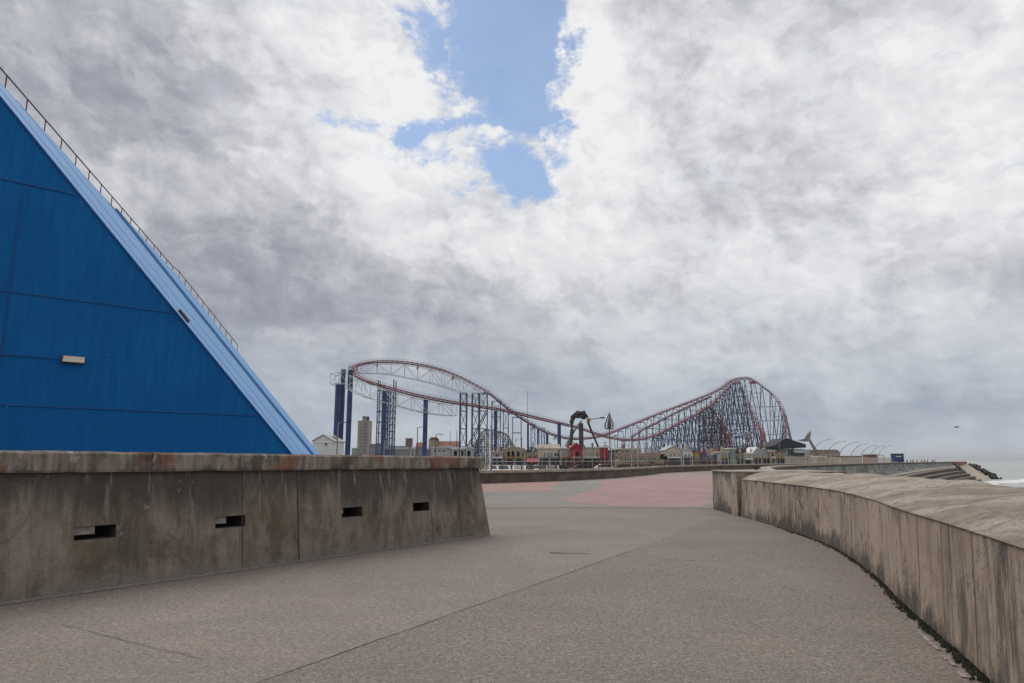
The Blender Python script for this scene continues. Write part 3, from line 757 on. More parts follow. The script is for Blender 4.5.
# ================================================================ BLUE BUILDING
rd = ray(1290, 460); D = Vector((rd.x, rd.y, 0)).normalized(); NF = Vector((-D.y, D.x, 0))
B_ = at(291, 452, 22); A_ = hit(-115, -46, B_, NF); rg = ray(341, 460); G = Vector((rg.x, rg.y, 0)).normalized()
E_ = (B_ - A_).normalized()
Bg = B_ + E_ * ((B_.z + .5) / -E_.z)
HR = A_.z; LBACK = A_ - D * 26
bb = thing('blue_building', 'huge blue wedge shaped building with one steep pale blue slope', 'building', Vector((Bg.x, Bg.y, -.5)))
T1, T2, T3 = 16.0, 17.6, 31.0
fpoly = [Vector((LBACK.x, LBACK.y, -.5)), Bg, A_, LBACK]
mb = MB(); mb.poly(fpoly); mb.poly([p + G * T3 for p in fpoly]); 
mb.poly([LBACK, A_, A_ + G * T3, LBACK + G * T3]); mb.poly([fpoly[0], LBACK, LBACK + G * T3, fpoly[0] + G * T3])
mb.poly([fpoly[0], fpoly[0] + G * T3, Bg + G * T3, Bg])
mb.build('front_wall', 'blue', bb)
# slope slabs (thick), standing 6 cm proud of the front wall
SN = E_.cross(G).normalized()
if SN.dot(CAM - B_) < 0: SN = -SN
pr_ = -NF if NF.y > 0 else NF
def slab(t0, t1, lift, name, mat, over=.06):
    a = A_ + G * t0; b = Bg + G * t0; c = Bg + G * t1; d = A_ + G * t1
    MB().prism([p + SN * lift for p in (a, b, c, d)], -SN * .35).build(name, mat, bb)
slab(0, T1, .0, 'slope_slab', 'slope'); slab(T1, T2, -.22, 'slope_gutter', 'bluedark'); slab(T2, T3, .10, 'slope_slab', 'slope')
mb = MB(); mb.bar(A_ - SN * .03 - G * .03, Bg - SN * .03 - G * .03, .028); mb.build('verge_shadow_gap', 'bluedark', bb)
# faint seams on the slope
mb = MB()
for t in (2.2, 7.0):
    mb.bar(A_ + G * t, Bg + G * t, .010)
mb.build('slope_seam', 'bluedark', bb)
# joints on the front face
def fh(u, v, o=.004):
    return hit(u, v, B_, NF) + pr_ * o
def hline(u0, v0, u1, v1, w):
    a = fh(u0, v0, .012); b = fh(u1, v1, .012); a.z = b.z = (a.z + b.z) / 2
    a = a - D * 22
    return MB().bar(a, b, w)
for q in ((0, 178.5, 77, 195), (0, 290.5, 176, 313), (0, 404, 258, 416)):
    hline(*q, .022).build('panel_joint', 'bluedark', bb)
a = fh(23, 186, .010); b = fh(1, 383, .010); b.x, b.y = a.x, a.y
MB().bar(a, Vector((a.x, a.y, b.z)), .018).build('panel_joint', 'bluedark', bb)
# bulkhead light and its conduit
c0 = fh(62, 359.5, .07); c1 = fh(83, 360.5, .07); zc = (c0.z + c1.z) / 2 ; c0.z = c1.z = zc
lf = MB(); ang = math.atan2(D.y, D.x); lf.box((c0 + c1) / 2 + pr_ * .05, ((c1 - c0).length, .16, .15), ang); fx = lf.build('bulkhead_light', 'lampwhite', bb)
MB().box((c0 + c1) / 2 - pr_ * .045, ((c1 - c0).length + .06, .05, .20), ang).build('back_plate', 'dark', fx)
MB().bar(c0 - D * 20 - pr_ * .04, c0 - pr_ * .04, .016).build('conduit', 'bluedark', bb)
# small floodlight at the verge
p = fh(183, 316.5, .10); q = MB(); q.bar(p - E_ * .22, p + E_ * .22, .05, 8); q.build('verge_floodlight', 'timber', bb)
# hand rail along the roof edge and down the far slope
rail = thing('roof_railing', 'thin brown handrail following the roof edge of the blue building', 'railing', A_ + G * 12)
FT = A_ + G * T3 + SN * .10
dn = [A_ + G * (k * 1.55) for k in range(-1, 20)] + [FT + E_ * (k * .62) for k in range(0, 11)]
tr = MB(); HR_ = .43
for a, b in zip(dn, dn[1:]):
    tr.bar(a + Vector((0, 0, HR_)), b + Vector((0, 0, HR_)), .026)
tr.build('handrail', 'rust', rail)
for p in dn: MB().bar(p, p + Vector((0, 0, HR_)), .022).build('post', 'rust', rail)

# ================================================================ ROLLER COASTER
cst = thing('roller_coaster', 'giant red tracked steel roller coaster on blue supports behind the promenade', 'roller coaster', (60, 360, LZ))
def crv(uvY, n=6): return spline([at(u, v, Y) for u, v, Y in uvY], n)
UP = crv([(353.5, 369.5, 272), (353, 366.5, 284), (362, 363, 294), (378, 360.8, 298), (400, 361.2, 300), (420, 364, 302), (440, 369, 306), (455, 374.5, 310), (470, 381.5, 314), (490, 393, 320), (512.5, 411, 328), (535, 425.6, 340), (556, 435, 352), (575, 438, 362), (600, 435.5, 376), (627.7, 425.6, 398), (663, 411.5, 432), (698.5, 398, 470), (720, 388.5, 500), (731.6, 380, 520), (744, 377.4, 536), (751.5, 378.8, 545), (763, 386.5, 548), (772.6, 394, 545), (779.6, 403.5, 538), (784, 414, 528), (785.5, 424, 516), (785, 437, 500), (781, 448, 488)])
LOW_ = crv([(353.5, 369.5, 272), (356, 374.5, 262), (366.7, 379.8, 257), (384.5, 385.4, 256), (400.6, 390.3, 258), (424.7, 396, 262), (449, 400.7, 268), (480, 405.6, 276), (507.7, 410.3, 286), (540, 418, 300), (578.6, 427.2, 322), (598.7, 434, 335), (613, 437.5, 346), (629, 439.4, 358), (645.4, 437.5, 374), (660, 432.8, 390), (676, 424, 410), (701.8, 410.3, 446), (714.7, 400.6, 466), (724, 391.5, 482), (733, 382.5, 500), (739, 382.5, 512), (743.3, 391.5, 514), (748, 404, 510), (755, 418, 500), (761, 428, 492), (763.5, 440, 484), (758, 449, 480)])
MIDT = crv([(631, 437, 402), (643.8, 428.5, 412), (656.7, 422.3, 424), (673, 413.5, 440), (689, 406, 458), (703, 399.5, 476), (712, 396, 486)])
DROP = crv([(700, 411.5, 455), (707, 407, 462), (713, 410, 464), (718, 416, 462), (722, 424, 458), (727.5, 434, 452), (731, 446, 446)])
LO2 = crv([(745, 449, 470), (748, 440, 474), (752, 430, 480), (757, 424, 486), (761, 432, 478), (762, 447, 468)])
LO3 = crv([(668, 432, 400), (690, 428, 414), (712, 434, 420), (735, 428, 436), (752, 432, 446), (770, 446, 452)])
def frames(pts):
    out = []
    for i, p in enumerate(pts):
        d = (pts[min(i + 1, len(pts) - 1)] - pts[max(i - 1, 0)]).normalized(); h = Vector((d.x, d.y, 0))
        side = Vector((h.y, -h.x, 0)).normalized() if h.length > .02 else Vector((1, 0, 0)); out.append((p, d, side, side.cross(d).normalized()))
    return out
def track(pts, name='track', walk=True, col='red', spine='maroon', sz=1.0):
    pts = resample(pts, 2.2); fr_ = frames(pts)
    sp = MB().tube([p - u * .75 * sz for p, d, s, u in fr_], .28 * sz, 4).build(name, spine, cst)
    for sg in (-1, 1): MB().tube([p + s * sg * .75 * sz for p, d, s, u in fr_], .15 * sz, 4).build('rail', col, sp)
    ti = MB()
    for p, d, s, u in fr_: ti.bar(p + s * .75, p - s * .75, .10); ti.bar(p + s * .75, p - u * .75, .09); ti.bar(p - s * .75, p - u * .75, .09)
    tag(ti.build('ties', col, sp), kind='stuff')
    if walk:
        wk = MB()
        for (p, d, s, u), (p2, d2, s2, u2) in zip(fr_, fr_[1:]):
            for sg in (-1, 1):
                wk.bar(p + s * sg * 1.5 - u * .3, p2 + s2 * sg * 1.5 - u2 * .3, .10); wk.bar(p + s * sg * 1.5 + Vector((0, 0, .8)), p2 + s2 * sg * 1.5 + Vector((0, 0, .8)), .04)
                wk.bar(p + s * sg * 1.5 - u * .3, p + s * sg * 1.5 + Vector((0, 0, .8)), .05)
        wk.build('walkway_rail', 'dark', sp)
    return fr_
fU = track(UP, col='pinkrail'); fL = track(LOW_, col='pinkrail'); fM = track(MIDT, walk=False); fD = track(DROP, col='red', sz=1.3); track(LO2, col='red', walk=False)

# white box girders hanging under the turn-round
def girder(pts, depths, width=3.6, mat='white', r=.16, step=6.0):
    pts = resample(pts, step); fr_ = frames(pts); m = MB(); n = len(fr_)
    def dp(i):
        t = i / (n - 1); k = t * (len(depths) - 1); a = int(min(k, len(depths) - 2)); return depths[a] + (depths[a + 1] - depths[a]) * (k - a)
    nodes = []
    for i, (p, d, s, u) in enumerate(fr_):
        t_ = p - Vector((0, 0, 1.1)); q = Vector((0, 0, -dp(i)))
        nodes.append((t_ + s * width / 2, t_ - s * width / 2, t_ + s * width / 2 + q, t_ - s * width / 2 + q))
    for i, a in enumerate(nodes):
        m.bar(a[0], a[1], r * .7); m.bar(a[2], a[3], r * .7); m.bar(a[0], a[2], r * .8); m.bar(a[1], a[3], r * .8)
        if i + 1 < n:
            b = nodes[i + 1]
            for k in range(4): m.bar(a[k], b[k], r)
            if i % 2: m.bar(a[0], b[2], r * .7); m.bar(a[1], b[3], r * .7); m.bar(a[2], b[3], r * .5)
            else: m.bar(a[2], b[0], r * .7); m.bar(a[3], b[1], r * .7); m.bar(a[3], b[2], r * .5)
    return m.build('box_girder', mat, cst)
def cut(uvY, n=5): return crv(uvY, n)
girder(cut([(353, 367, 284), (362, 363.5, 294), (378, 361.3, 298), (400, 361.7, 300), (420, 364.5, 302), (440, 369.5, 306), (458, 376.2, 311), (476, 385.3, 316), (492, 395, 321)]), [1.6, 3.4, 4.4, 5.8, 6.2, 6.2, 5.6, 4.6], 3.4)
girder(cut([(348, 372, 262), (356, 375.5, 262), (366.7, 380.5, 257), (384.5, 386, 256), (400.6, 391, 258), (424.7, 397, 262), (449, 401.5, 268), (462, 403.4, 272)]), [5.2, 5.4, 5.2, 4.8, 5.0, 4.8, 4.2], 3.4)
girder(cut([(333, 372, 268), (345, 370.5, 268), (356, 369, 268)]), [4.0, 4.4, 4.4], 7.0, step=3.4)
# brackets dropping from the high turn
mb = MB()
for p, d, s, u in fU[6:70:8]: mb.bar(p - Vector((0, 0, 1)), p - Vector((0, 0, 2.6)) + s * 1.2, .22); mb.bar(p - Vector((0, 0, 1)), p - Vector((0, 0, 2.6)) - s * 1.2, .22)
mb.build('track_brackets', 'maroon', cst)

# big round columns
def column(ub, ut, vt, Y, r, cap=True):
    b = at(ub, 455, Y); t = at(ub, vt, Y); b.z = LZ
    b.x = t.x = (b.x + t.x) / 2
    c = MB().bar(b, t, r, 14).build('support_column', 'navy', cst, smooth=False)
    if cap: MB().bar(t, t + Vector((0, 0, .35)), r * 1.15, 14).build('column_cap', 'white' if Y < 275 else 'navy', c)
for a in ((336.5, 0, 384, 268, .95), (341.8, 0, 370, 270, .95), (349.2, 0, 370, 266, 1.0), (383.8, 0, 391, 258, .93), (425.2, 0, 400, 262, .88), (495.6, 0, 412, 284, .72), (528, 0, 425, 300, .45), (538.3, 0, 430, 318, .62), (547.2, 0, 434, 326, .60), (559.3, 0, 424, 309, .80)): column(*a)

def tower(us, vt, Y, depth=5, bays=6, mat='steel', r=.26, vb=None, xb=True, diag2=False, name='support_tower'):
    """plane lattice tower with legs at image columns us, doubled behind"""
    m = MB(); legs = []
    for i, u in enumerate(us):
        v = vt[i] if isinstance(vt, (list, tuple)) else vt
        t = at(u, v, Y); legs.append((Vector((t.x, Y, LZ)), t))
    rows = [LZ + (min(l[1].z for l in legs) - LZ) * k / bays for k in range(bays + 1)]
    for dy in (0, depth):
        o_ = Vector((0, dy, 0))
        for b, t in legs: m.bar(b + o_, t + o_, r)
        for (b, t), (b2, t2) in zip(legs, legs[1:]):
            for k in range(1, bays + 1): m.bar(Vector((b.x, Y, rows[k])) + o_, Vector((b2.x, Y, rows[k])) + o_, r * .6)
            if xb:
                for k in range(bays):
                    m.bar(Vector((b.x, Y, rows[k])) + o_, Vector((b2.x, Y, rows[k + 1])) + o_, r * .38); m.bar(Vector((b2.x, Y, rows[k])) + o_, Vector((b.x, Y, rows[k + 1])) + o_, r * .38)
    for b, t in legs:
        for k in range(1, bays + 1): m.bar(Vector((b.x, Y, rows[k])), Vector((b.x, Y + depth, rows[k])), r * .5)
        for k in range(bays): m.bar(Vector((b.x, Y, rows[k])), Vector((b.x, Y + depth, rows[k + 1])), r * .35)
    return m.build(name, mat, cst)
tower((378.3, 387), (380, 390), 262, 4, 7, r=.24); tower((388.4, 394), (391, 379.5), 264, 5, 11, r=.26)
tower((460, 466.5), 393, 300, 5, 4, r=.27); tower((472, 478.8), 393, 302, 6, 4, r=.27); tower((479.4, 487.2), 393, 305, 5, 4, r=.24)
tower((491.8, 500.4), 401, 322, 5, 4, r=.24); tower((503.2, 508.4), 409.5, 326, 5, 3, r=.22); tower((512.6, 521.2), 417, 332, 5, 3, r=.26, xb=False)
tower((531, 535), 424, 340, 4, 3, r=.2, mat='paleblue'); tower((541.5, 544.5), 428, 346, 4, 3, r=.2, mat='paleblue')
mb = MB(); mb.bar(at(466, 449, 298), at(486, 411, 298), .30); mb.bar(at(467.5, 449, 304), at(488, 411, 304), .22); mb.build('raking_strut', 'steel', cst)

# bents along the track
def bents(fr_, i0, i1, step, spread, mat='steel', r=.20, tie=True, bay=9.0, top=1.6):
    prev = None
    for i in range(i0, min(i1, len(fr_)), step):
        p, d, s, u = fr_[i]; h = p.z - top - LZ
        if h < 3: prev = None; continue
        m = MB(); legs = []
        for sg in (-1, 1):
            t = p + s * sg * 1.5 - Vector((0, 0, top)); b = p + s * sg * (1.5 + spread * h / 50); b.z = LZ; legs.append((b, t)); m.bar(b, t, r)
        m.bar(legs[0][1], legs[1][1], r * 1.2)
        nb = max(1, int(h / bay)); 
        for k in range(nb):
            f0, f1 = k / nb, (k + 1) / nb; a0 = legs[0][0].lerp(legs[0][1], f0); a1 = legs[1][0].lerp(legs[1][1], f0); c0 = legs[0][0].lerp(legs[0][1], f1); c1 = legs[1][0].lerp(legs[1][1], f1)
            m.bar(c0, c1, r * .6)
            if k % 2 == 0: m.bar(a0, c1, r * .45)
            else: m.bar(a1, c0, r * .45)
        if prev and tie:
            for k in range(1, 8):
                zt = LZ + k * bay
                for j in (0, 1):
                    a_, b_ = prev[j], legs[j]
                    if zt < a_[1].z and zt < b_[1].z:
                        m.bar(a_[0].lerp(a_[1], (zt - LZ) / (a_[1].z - LZ)), b_[0].lerp(b_[1], (zt - LZ) / (b_[1].z - LZ)), r * .5)
        m.build('support_tower', mat, cst); prev = legs
def idx(fr_, u):
    best = 0; bd = 1e9
    for i, (p, *_r) in enumerate(fr_):
        q = p - CAM; uu = 512 + F * q.x / (q.y * math.cos(PITCH) + q.z * math.sin(PITCH))
        if abs(uu - u) < bd: bd = abs(uu - u); best = i
    return best
def idx_last(fr_, u):
    return idx(fr_, u)
iA = idx(fU, 620); iB = idx(fU, 728); bents(fU, iA, iB, 4, 5, 'steel', .22, bay=7)
bents(fU, iB, len(fU) - 2, 4, 8, 'steel', .30, bay=11)
jA = idx(fL, 655); jB = idx(fL, 716); bents(fL, jA, jB, 3, 7, 'steel', .30, bay=7)
bents(fL, jB, len(fL) - 2, 3, 7, 'steel', .27, bay=9)
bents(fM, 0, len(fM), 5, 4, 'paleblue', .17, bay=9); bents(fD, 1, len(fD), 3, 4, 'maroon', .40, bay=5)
# catwalk screen near the crest
a = at(750.2, 380.2, 545); b = at(757.5, 383.4, 547); c = at(750.4, 384, 545)
MB().prism([a, b, c], (0, .4, 0)).build('crest_screen', 'red', cst)

# ================================================================ RIDES AND SMALL BUILDINGS
# claw-headed ride
def V(u, v, Y): return at(u, v, Y)
Yr = 250
ride = thing('thrill_ride', 'black thrill ride on splayed legs above the cream street fronts', 'ride', Vector((V(581, 448, Yr).x, Yr, LZ)))
p = V(581, 426, Yr); MB().bar(Vector((p.x, Yr, LZ)), p + Vector((0, 0, 1)), .95, 10, .80).build('central_column', 'timber', ride)
MB().tube([V(570.5, 445, Yr - 3), V(572, 430, Yr - 1), V(571.6, 422, Yr), V(573.5, 416.5, Yr)], [.75, .65, .85, .9], 7).build('leg', 'dark', ride)
MB().tube([V(566, 447, Yr + 1), V(571, 436, Yr + .6), V(577.5, 426, Yr), V(581.5, 421, Yr)], [.7, .45, .35, .35], 6).build('leg', 'greengrey', ride)
MB().tube([V(587.6, 421, Yr), V(591.5, 431, Yr + 1), V(598.5, 447.5, Yr + 3)], [.42, .36, .34], 6).build('leg', 'dark', ride)
MB().tube([V(571.5, 422, Yr), V(572.4, 417, Yr), V(576, 414, Yr), V(580.5, 413.2, Yr), V(584.5, 414, Yr), V(587.8, 417.5, Yr)], [.6, .75, .8, .85, .75, .5], 7).build('arm', 'dark', ride)
hb = MB()
for k in range(7): 
    q = V(573.5 + k * 2.1, 415.6 - (k % 3) * 1.1 - (1.2 if 1 < k < 6 else -1), Yr + random.uniform(-.8, .8)); hb.box(q, (.62, 1.2, .95), k * .5)
hb.box(V(578.5, 417, Yr), (2.4, 1.2, .9), .1); hb.box(V(583.6, 417.6, Yr), (1.1, 1.0, 1.3), .6); hb.build('seat_cluster', 'dark', ride)
MB().bar(V(588.6, 418.2, Yr), V(589, 422, Yr), .72, 8).build('hub', 'ochre', ride)
MB().tube([V(590, 419.4, Yr), V(597, 418.4, Yr), V(601, 418, Yr)], .15, 5).build('boom', 'brick', ride)
MB().box(V(602.5, 417.8, Yr), (1.6, .8, .5)).build('gondola', 'dark', ride)

# ribbed spire
Ys = 420; base = V(609.5, 430, Ys)
spi = thing('spire', 'pointed ribbed green spire rising behind the coaster track', 'spire', Vector((base.x, Ys, LZ)))
px = Ys / 690
prof = [(412.5, .1), (415, .5), (418, 1.1), (421, 1.8), (424, 2.5), (426.5, 2.8), (428.3, 2.4), (429.3, 1.2)]
m = MB(); m.tube([Vector((base.x + .001 * i_, Ys, V(609.5, v, Ys).z)) for i_, (v, w) in enumerate(prof)], [w * .45 for v, w in prof], 8); m.build('spire_body', 'spiregreen', spi)
for k in range(11):
    th = 2 * math.pi * (k + .3) / 11; cut_ = (k * 5) % 4
    pp = prof[min(cut_, 2):]
    MB().tube([Vector((base.x + math.cos(th) * (w + .15), Ys + math.sin(th) * (w + .15), V(609.5, v, Ys).z)) for v, w in pp], [.05] + [.24] * (len(pp) - 1), 4).build('rib', ('spiregreen', 'stone', 'dark')[k % 3], spi)
MB().bar(Vector((base.x, Ys, LZ)), Vector((base.x, Ys, V(609.5, 429, Ys).z)), .35, 8).build('mast', 'grey', spi)
MB().bar(V(609.5, 412.6, Ys), V(609.5, 409.6, Ys), .08, 5, .02).build('finial', 'dark', spi)

# generic street-front building from its outline in the street
def block(name, label, cat, u0, u1, vt, Y, wall, depth=9, roof=None, rh=0.0, wins=(), gable=None, door=None, extra=None, group=None, over=.25):
    a = V(u0, vt, Y); b = V(u1, vt, Y); zt = a.z; xc = (a.x + b.x) / 2; w = b.x - a.x
    t = thing(name, label, cat, (xc, Y, LZ), group)
    m = MB(); m.box((xc, Y + depth / 2, (zt + LZ) / 2), (w, depth, zt - LZ))
    if gable:
        zp = V((u0 + u1) / 2, gable, Y).z
        m.prism([(a.x, Y - .0, zt), (b.x, Y, zt), (xc, Y, zp)], (0, depth, 0))
    m.build('wall', wall, t)
    if roof:
        if gable:
            zp = V((u0 + u1) / 2, gable, Y).z
            MB().prism([(a.x - over, Y - .2, zt - .05), (xc, Y - .2, zp + .04), (b.x + over, Y - .2, zt - .05), (b.x + over, Y - .2, zt + .2), (xc, Y - .2, zp + .32), (a.x - over, Y - .2, zt + .2)], (0, depth + .4, 0)).build('roof', roof, t)
        elif rh:
            MB().prism([(a.x - over, Y - over, zt + .003), (a.x - over, Y + depth + over, zt + .003), (a.x - over, Y + depth / 2, zt + rh)], (w + 2 * over, 0, 0)).build('roof', roof, t)
        else:
            MB().box((xc, Y + depth / 2, zt + .18), (w + 2 * over, depth + 2 * over, .35)).build('roof', roof, t)
    for q in wins:
        uu, vv, wu, hv = q[:4]; mt = q[4] if len(q) > 4 else 'glass'; arch = len(q) > 5 and q[5]
        c0 = V(uu - wu / 2, vv - hv / 2, Y); c1 = V(uu + wu / 2, vv + hv / 2, Y)
        x0, x1, z1, z0 = c0.x, c1.x, c0.z, c1.z
        pts = [(x0, Y - .05, z0), (x1, Y - .05, z0)]
        if arch:
            rr = (x1 - x0) / 2; pts += [(x0 + rr + rr * math.cos(k * math.pi / 6), Y - .05, z1 - rr + rr * math.sin(k * math.pi / 6)) for k in range(7)]
        else: pts += [(x1, Y - .05, z1), (x0, Y - .05, z1)]
        wn2 = MB().prism(pts, (0, .1, 0)).build('window', mt, t)
        if mt == 'glass':
            fr2 = MB(); fr2.box(((x0 + x1) / 2, Y - .08, z0 - .06), (x1 - x0 + .25, .16, .12)); fr2.box(((x0 + x1) / 2, Y - .075, (z0 + z1) / 2), (.07, .05, max(.1, z1 - z0 - .1)))
            fr2.build('frame', 'whitewall', wn2)
    if door:
        uu, vv, wu, hv, mt = door; c0 = V(uu - wu / 2, vv - hv / 2, Y); c1 = V(uu + wu / 2, vv + hv / 2, Y)
        MB().box(((c0.x + c1.x) / 2, Y - .05, (c0.z + c1.z) / 2), (c1.x - c0.x, .12, c0.z - c1.z)).build('door', mt, t)
    if cat in ('shop', 'arcade', 'house', 'stall', 'building', 'pavilion', 'hall') and Y < 225 and zt > 2.5:
        rr = random.Random(int(u0 * 7)); sf = MB(); nb_ = max(1, int(w / 2.6)); zl = min(2.0, zt - 1.6)
        for k in range(nb_):
            cx = a.x + w * (k + .5) / nb_; sf.box((cx, Y - .03, (LZ + .3 + zl) / 2), (w / nb_ - .5, .12, zl - LZ - .3))
        sf.build('shopfront', 'glass', t)
        MB().box((xc, Y - .25, zl + .28), (w - .3, .5, .42)).build('fascia_sign', rr.choice(['cream', 'whitewall', 'redwall', 'ochre', 'brick', 'greengrey', 'navy', 'stone']), t)
        for k in range(rr.randint(1, 3)):
            hh = rr.uniform(.5, 1.5); MB().box((a.x + w * rr.uniform(.08, .92), Y + depth * rr.uniform(.2, .7), zt + hh / 2 + .3), (rr.uniform(.4, 1.1), .7, hh)).build('chimney', rr.choice(['brick', 'palegrey', 'stone', 'dark']), t)
    cn = MB().box((xc, Y - .07, zt - .22), (w + .1, .14, .22)); cn.build('cornice', wall if roof else 'palegrey', t)
    return t
G1 = None
# far left, over the wall top
block('white_house', 'white gabled house just right of the blue building', 'house', 313, 333, 441.5, 150, 'whitewall', 10, 'palegrey', 0, [(326, 444.5, 2.4, 2.2)], gable=435.5)
bt_ = block('apartment_tower', 'pale concrete tower block with a dark central stripe', 'tower block', 358, 369, 421, 520, 'stone', 12, 'palegrey', 0, [(360.2, 421.0 + k * 3.2, 1.6, 1.0) for k in range(1, 9)] + [(367, 421 + k * 3.2, 1.6, 1.0) for k in range(1, 9)])
a = V(364.4, 416, 519.4); MB().box((a.x, 521, (a.z + LZ) / 2), (2.4, 4.6, a.z - LZ)).build('lift_shaft', 'grey', bt_)
a = V(364.4, 418, 520); MB().box((a.x, 526, a.z), (4.2, 5, 2.8)).build('plant_room', 'dark', bt_)
block('flat_block', 'long low grey block between the blue columns', 'building', 352, 358, 448, 430, 'greengrey', 10)
block('flat_block', 'grey flat roofed block right of the pale tower block', 'building', 369, 378, 444.3, 430, 'grey', 10, 'palegrey', 0, [(371.5, 447.5, 1.6, 1), (375, 447.5, 1.6, 1)])
block('long_shed', 'long low grey shed beyond the lattice tower', 'shed', 378.6, 432, 449.5, 360, 'grey', 14, 'palegrey')
block('long_shed', 'pale grey shed with a flat roof at the foot of the lattice tower', 'shed', 389, 405.4, 446.6, 400, 'palegrey', 14, 'grey')
block('brick_block', 'small red brick tower block on the skyline', 'tower block', 405.6, 411.2, 438.6, 560, 'brick', 9, 'grey', 0, [(407, 438.6 + k * 2, 1, .7) for k in range(1, 4)] + [(409.6, 438.6 + k * 2, 1, .7) for k in range(1, 4)])
block('white_shed', 'long white roofed shed beside the red brick tower block', 'shed', 411.5, 422.5, 447.6, 380, 'whitewall', 10, 'whitewall')
block('house', 'red brown roofed house left of the round brown tank', 'house', 416, 424.5, 446.8, 330, 'grey', 8, 'brick', 2.2)
t = thing('round_tank', 'round brown drum building behind the single blue column', 'drum building', (V(433, 450, 330).x, 330, LZ))
a = V(433, 440, 330); MB().bar((a.x, 334, LZ), (a.x, 334, a.z), 2.5, 18).build('drum', 'stone', t)
MB().bar((a.x, 334, a.z), (a.x, 334, V(433, 437, 330).z), 2.7, 18, 1.6).build('roof', 'brown', t)
block('red_roof_hall', 'hall with a low red brown roof above a white band', 'hall', 438.5, 458.5, 445.9, 330, 'whitewall', 12, 'brick', 2.4)
block('grey_hall', 'grey hall under the white band right of the round drum', 'hall', 432, 452, 447.6, 300, 'palegrey', 12, 'whitewall', 0, [(435 + 4.4 * k, 451, 2.6, 1.6) for k in range(4)])
# three small arched kiosks
for k, (u0, u1, vt, lb) in enumerate(((452.2, 458.8, 449, 'low white arched kiosk, leftmost of the three'), (460, 464.6, 449, 'narrow white arched kiosk between the other two'), (465.6, 472.2, 448.2, 'tallest white arched kiosk with a gable, nearest the wall end'))):
    block('arched_kiosk', lb, 'kiosk', u0, u1, vt, 175, 'palegrey', 4, 'whitewall', 0, [((u0 + u1) / 2, 453.2, (u1 - u0) * .5, 5.4, 'black', True)], gable=447.2 if k == 2 else None, group='white arched kiosks')
block('flat_block', 'plain pale parapet building left of the arched kiosks', 'building', 446, 451.6, 449.4, 178, 'palegrey', 5, 'greengrey')
# timber coaster hump
Yw = 345; wc = thing('wooden_coaster', 'dark timber coaster hump behind the blue lattice towers', 'roller coaster', (V(490, 450, Yw).x, Yw, LZ))
hump = spline([V(470, 449, Yw), V(475, 443, Yw), V(480.5, 433.5, Yw), V(486, 429.6, Yw), V(494, 430.6, Yw), V(503, 432.6, Yw), V(509, 437, Yw), V(513, 445, Yw), V(518, 448, Yw)], 6)
MB().tube(hump, .28, 4).build('track', 'stone', wc); MB().tube([p + Vector((0, 3, 0)) for p in hump], .28, 4).build('track', 'stone', wc)
hp = resample(hump, 1.0)
for k, p in enumerate(hp):
    m = MB()
    for dy in (0, 3): m.bar(Vector((p.x, Yw + dy, LZ)), p + Vector((0, dy, 0)), .17)
    zz_ = LZ + 1.6
    while zz_ < p.z: m.bar(Vector((p.x, Yw, zz_)), Vector((p.x, Yw + 3, zz_)), .09); m.bar(Vector((p.x, Yw, zz_)), Vector((p.x + 1.4, Yw, zz_)), .13); zz_ += 1.35
    if k + 3 < len(hp): m.bar(Vector((p.x, Yw, LZ)), Vector((hp[k + 3].x, Yw, min(p.z, hp[k + 3].z))), .10)
    m.build('timber_bent', 'timber', wc)
# street fronts
YF = 190
block('arcade_front', 'buff stone arcade with tall dark arches left of the bush', 'arcade', 503.5, 524.5, 449.2, YF, 'stone', 8, 'cream', 0, [(508.6, 454.3, 2.8, 6.2, 'black', True), (512.9, 454.3, 2.8, 6.6, 'black', True), (518.2, 454.3, 2.6, 6, 'black', True), (522.3, 454.6, 1.8, 5, 'black', True)], gable=447.2)
block('arcade_front', 'low buff building under an arched glass canopy by the tall white pole', 'arcade', 492, 503, 452.5, 186, 'stone', 8, 'palegrey', 0, [(497, 456, 3.4, 4, 'black', True)])
block('street_front', 'low cream front between the arcade and the tall windowed front', 'shop', 525, 538.6, 453.8, 196, 'cream', 8, 'palegrey', 0, [(530, 457.5, 3, 3), (535, 457.5, 3, 3)])
block('street_front', 'long cream front with narrow tall windows left of the red gable', 'shop', 539, 560, 448.4, YF, 'cream', 9, 'stone', 1.2, [(544.8, 455, 1.2, 4.4), (548.2, 455, 1.2, 4.4), (551.4, 455, 1.2, 4.4), (556.6, 454.8, 4.4, 3)])
block('street_front', 'pale pilastered front joined to the red gabled building', 'shop', 560.5, 571, 449.2, 188, 'palegrey', 8, 'cream', 0, [(563, 455, .9, 5), (565.6, 455, .9, 5), (568.4, 455, .9, 5)])
block('red_gable_hall', 'bright red gabled building with a dark doorway', 'building', 571.4, 581.6, 448.6, 184, 'redwall', 9, 'redwall', 0, [], gable=443.8, door=(577.3, 455, 3.0, 6.0, 'black'))
block('street_front', 'cream front with five slim windows right of the red gable', 'shop', 582, 600.2, 448.4, 188, 'cream', 8, 'palegrey', 0, [(585.2, 455, 1, 4.5), (588.2, 455, 1, 4.5), (590.8, 455, 1, 4.5), (593.4, 455, 1, 4.5), (597, 455, 1.5, 4.5)])
block('red_block', 'flat topped bright red building left of the brown roof', 'building', 601, 608, 448, 186, 'redwall', 8, 'cream', 0, [(603, 456.4, 2, 2.6)])
block('dark_shed', 'dark blue grey shed left of the long brown roof', 'shed', 609, 617.5, 451.6, 192, 'grey', 8, 'dark')
block('station_hall', 'long low building under a dark brown tiled roof', 'building', 618, 664.4, 457.6, 178, 'stone', 10, 'brown', 1.25, [(622 + 4.6 * k, 460.2, 2.4, 1.8) for k in range(9)])
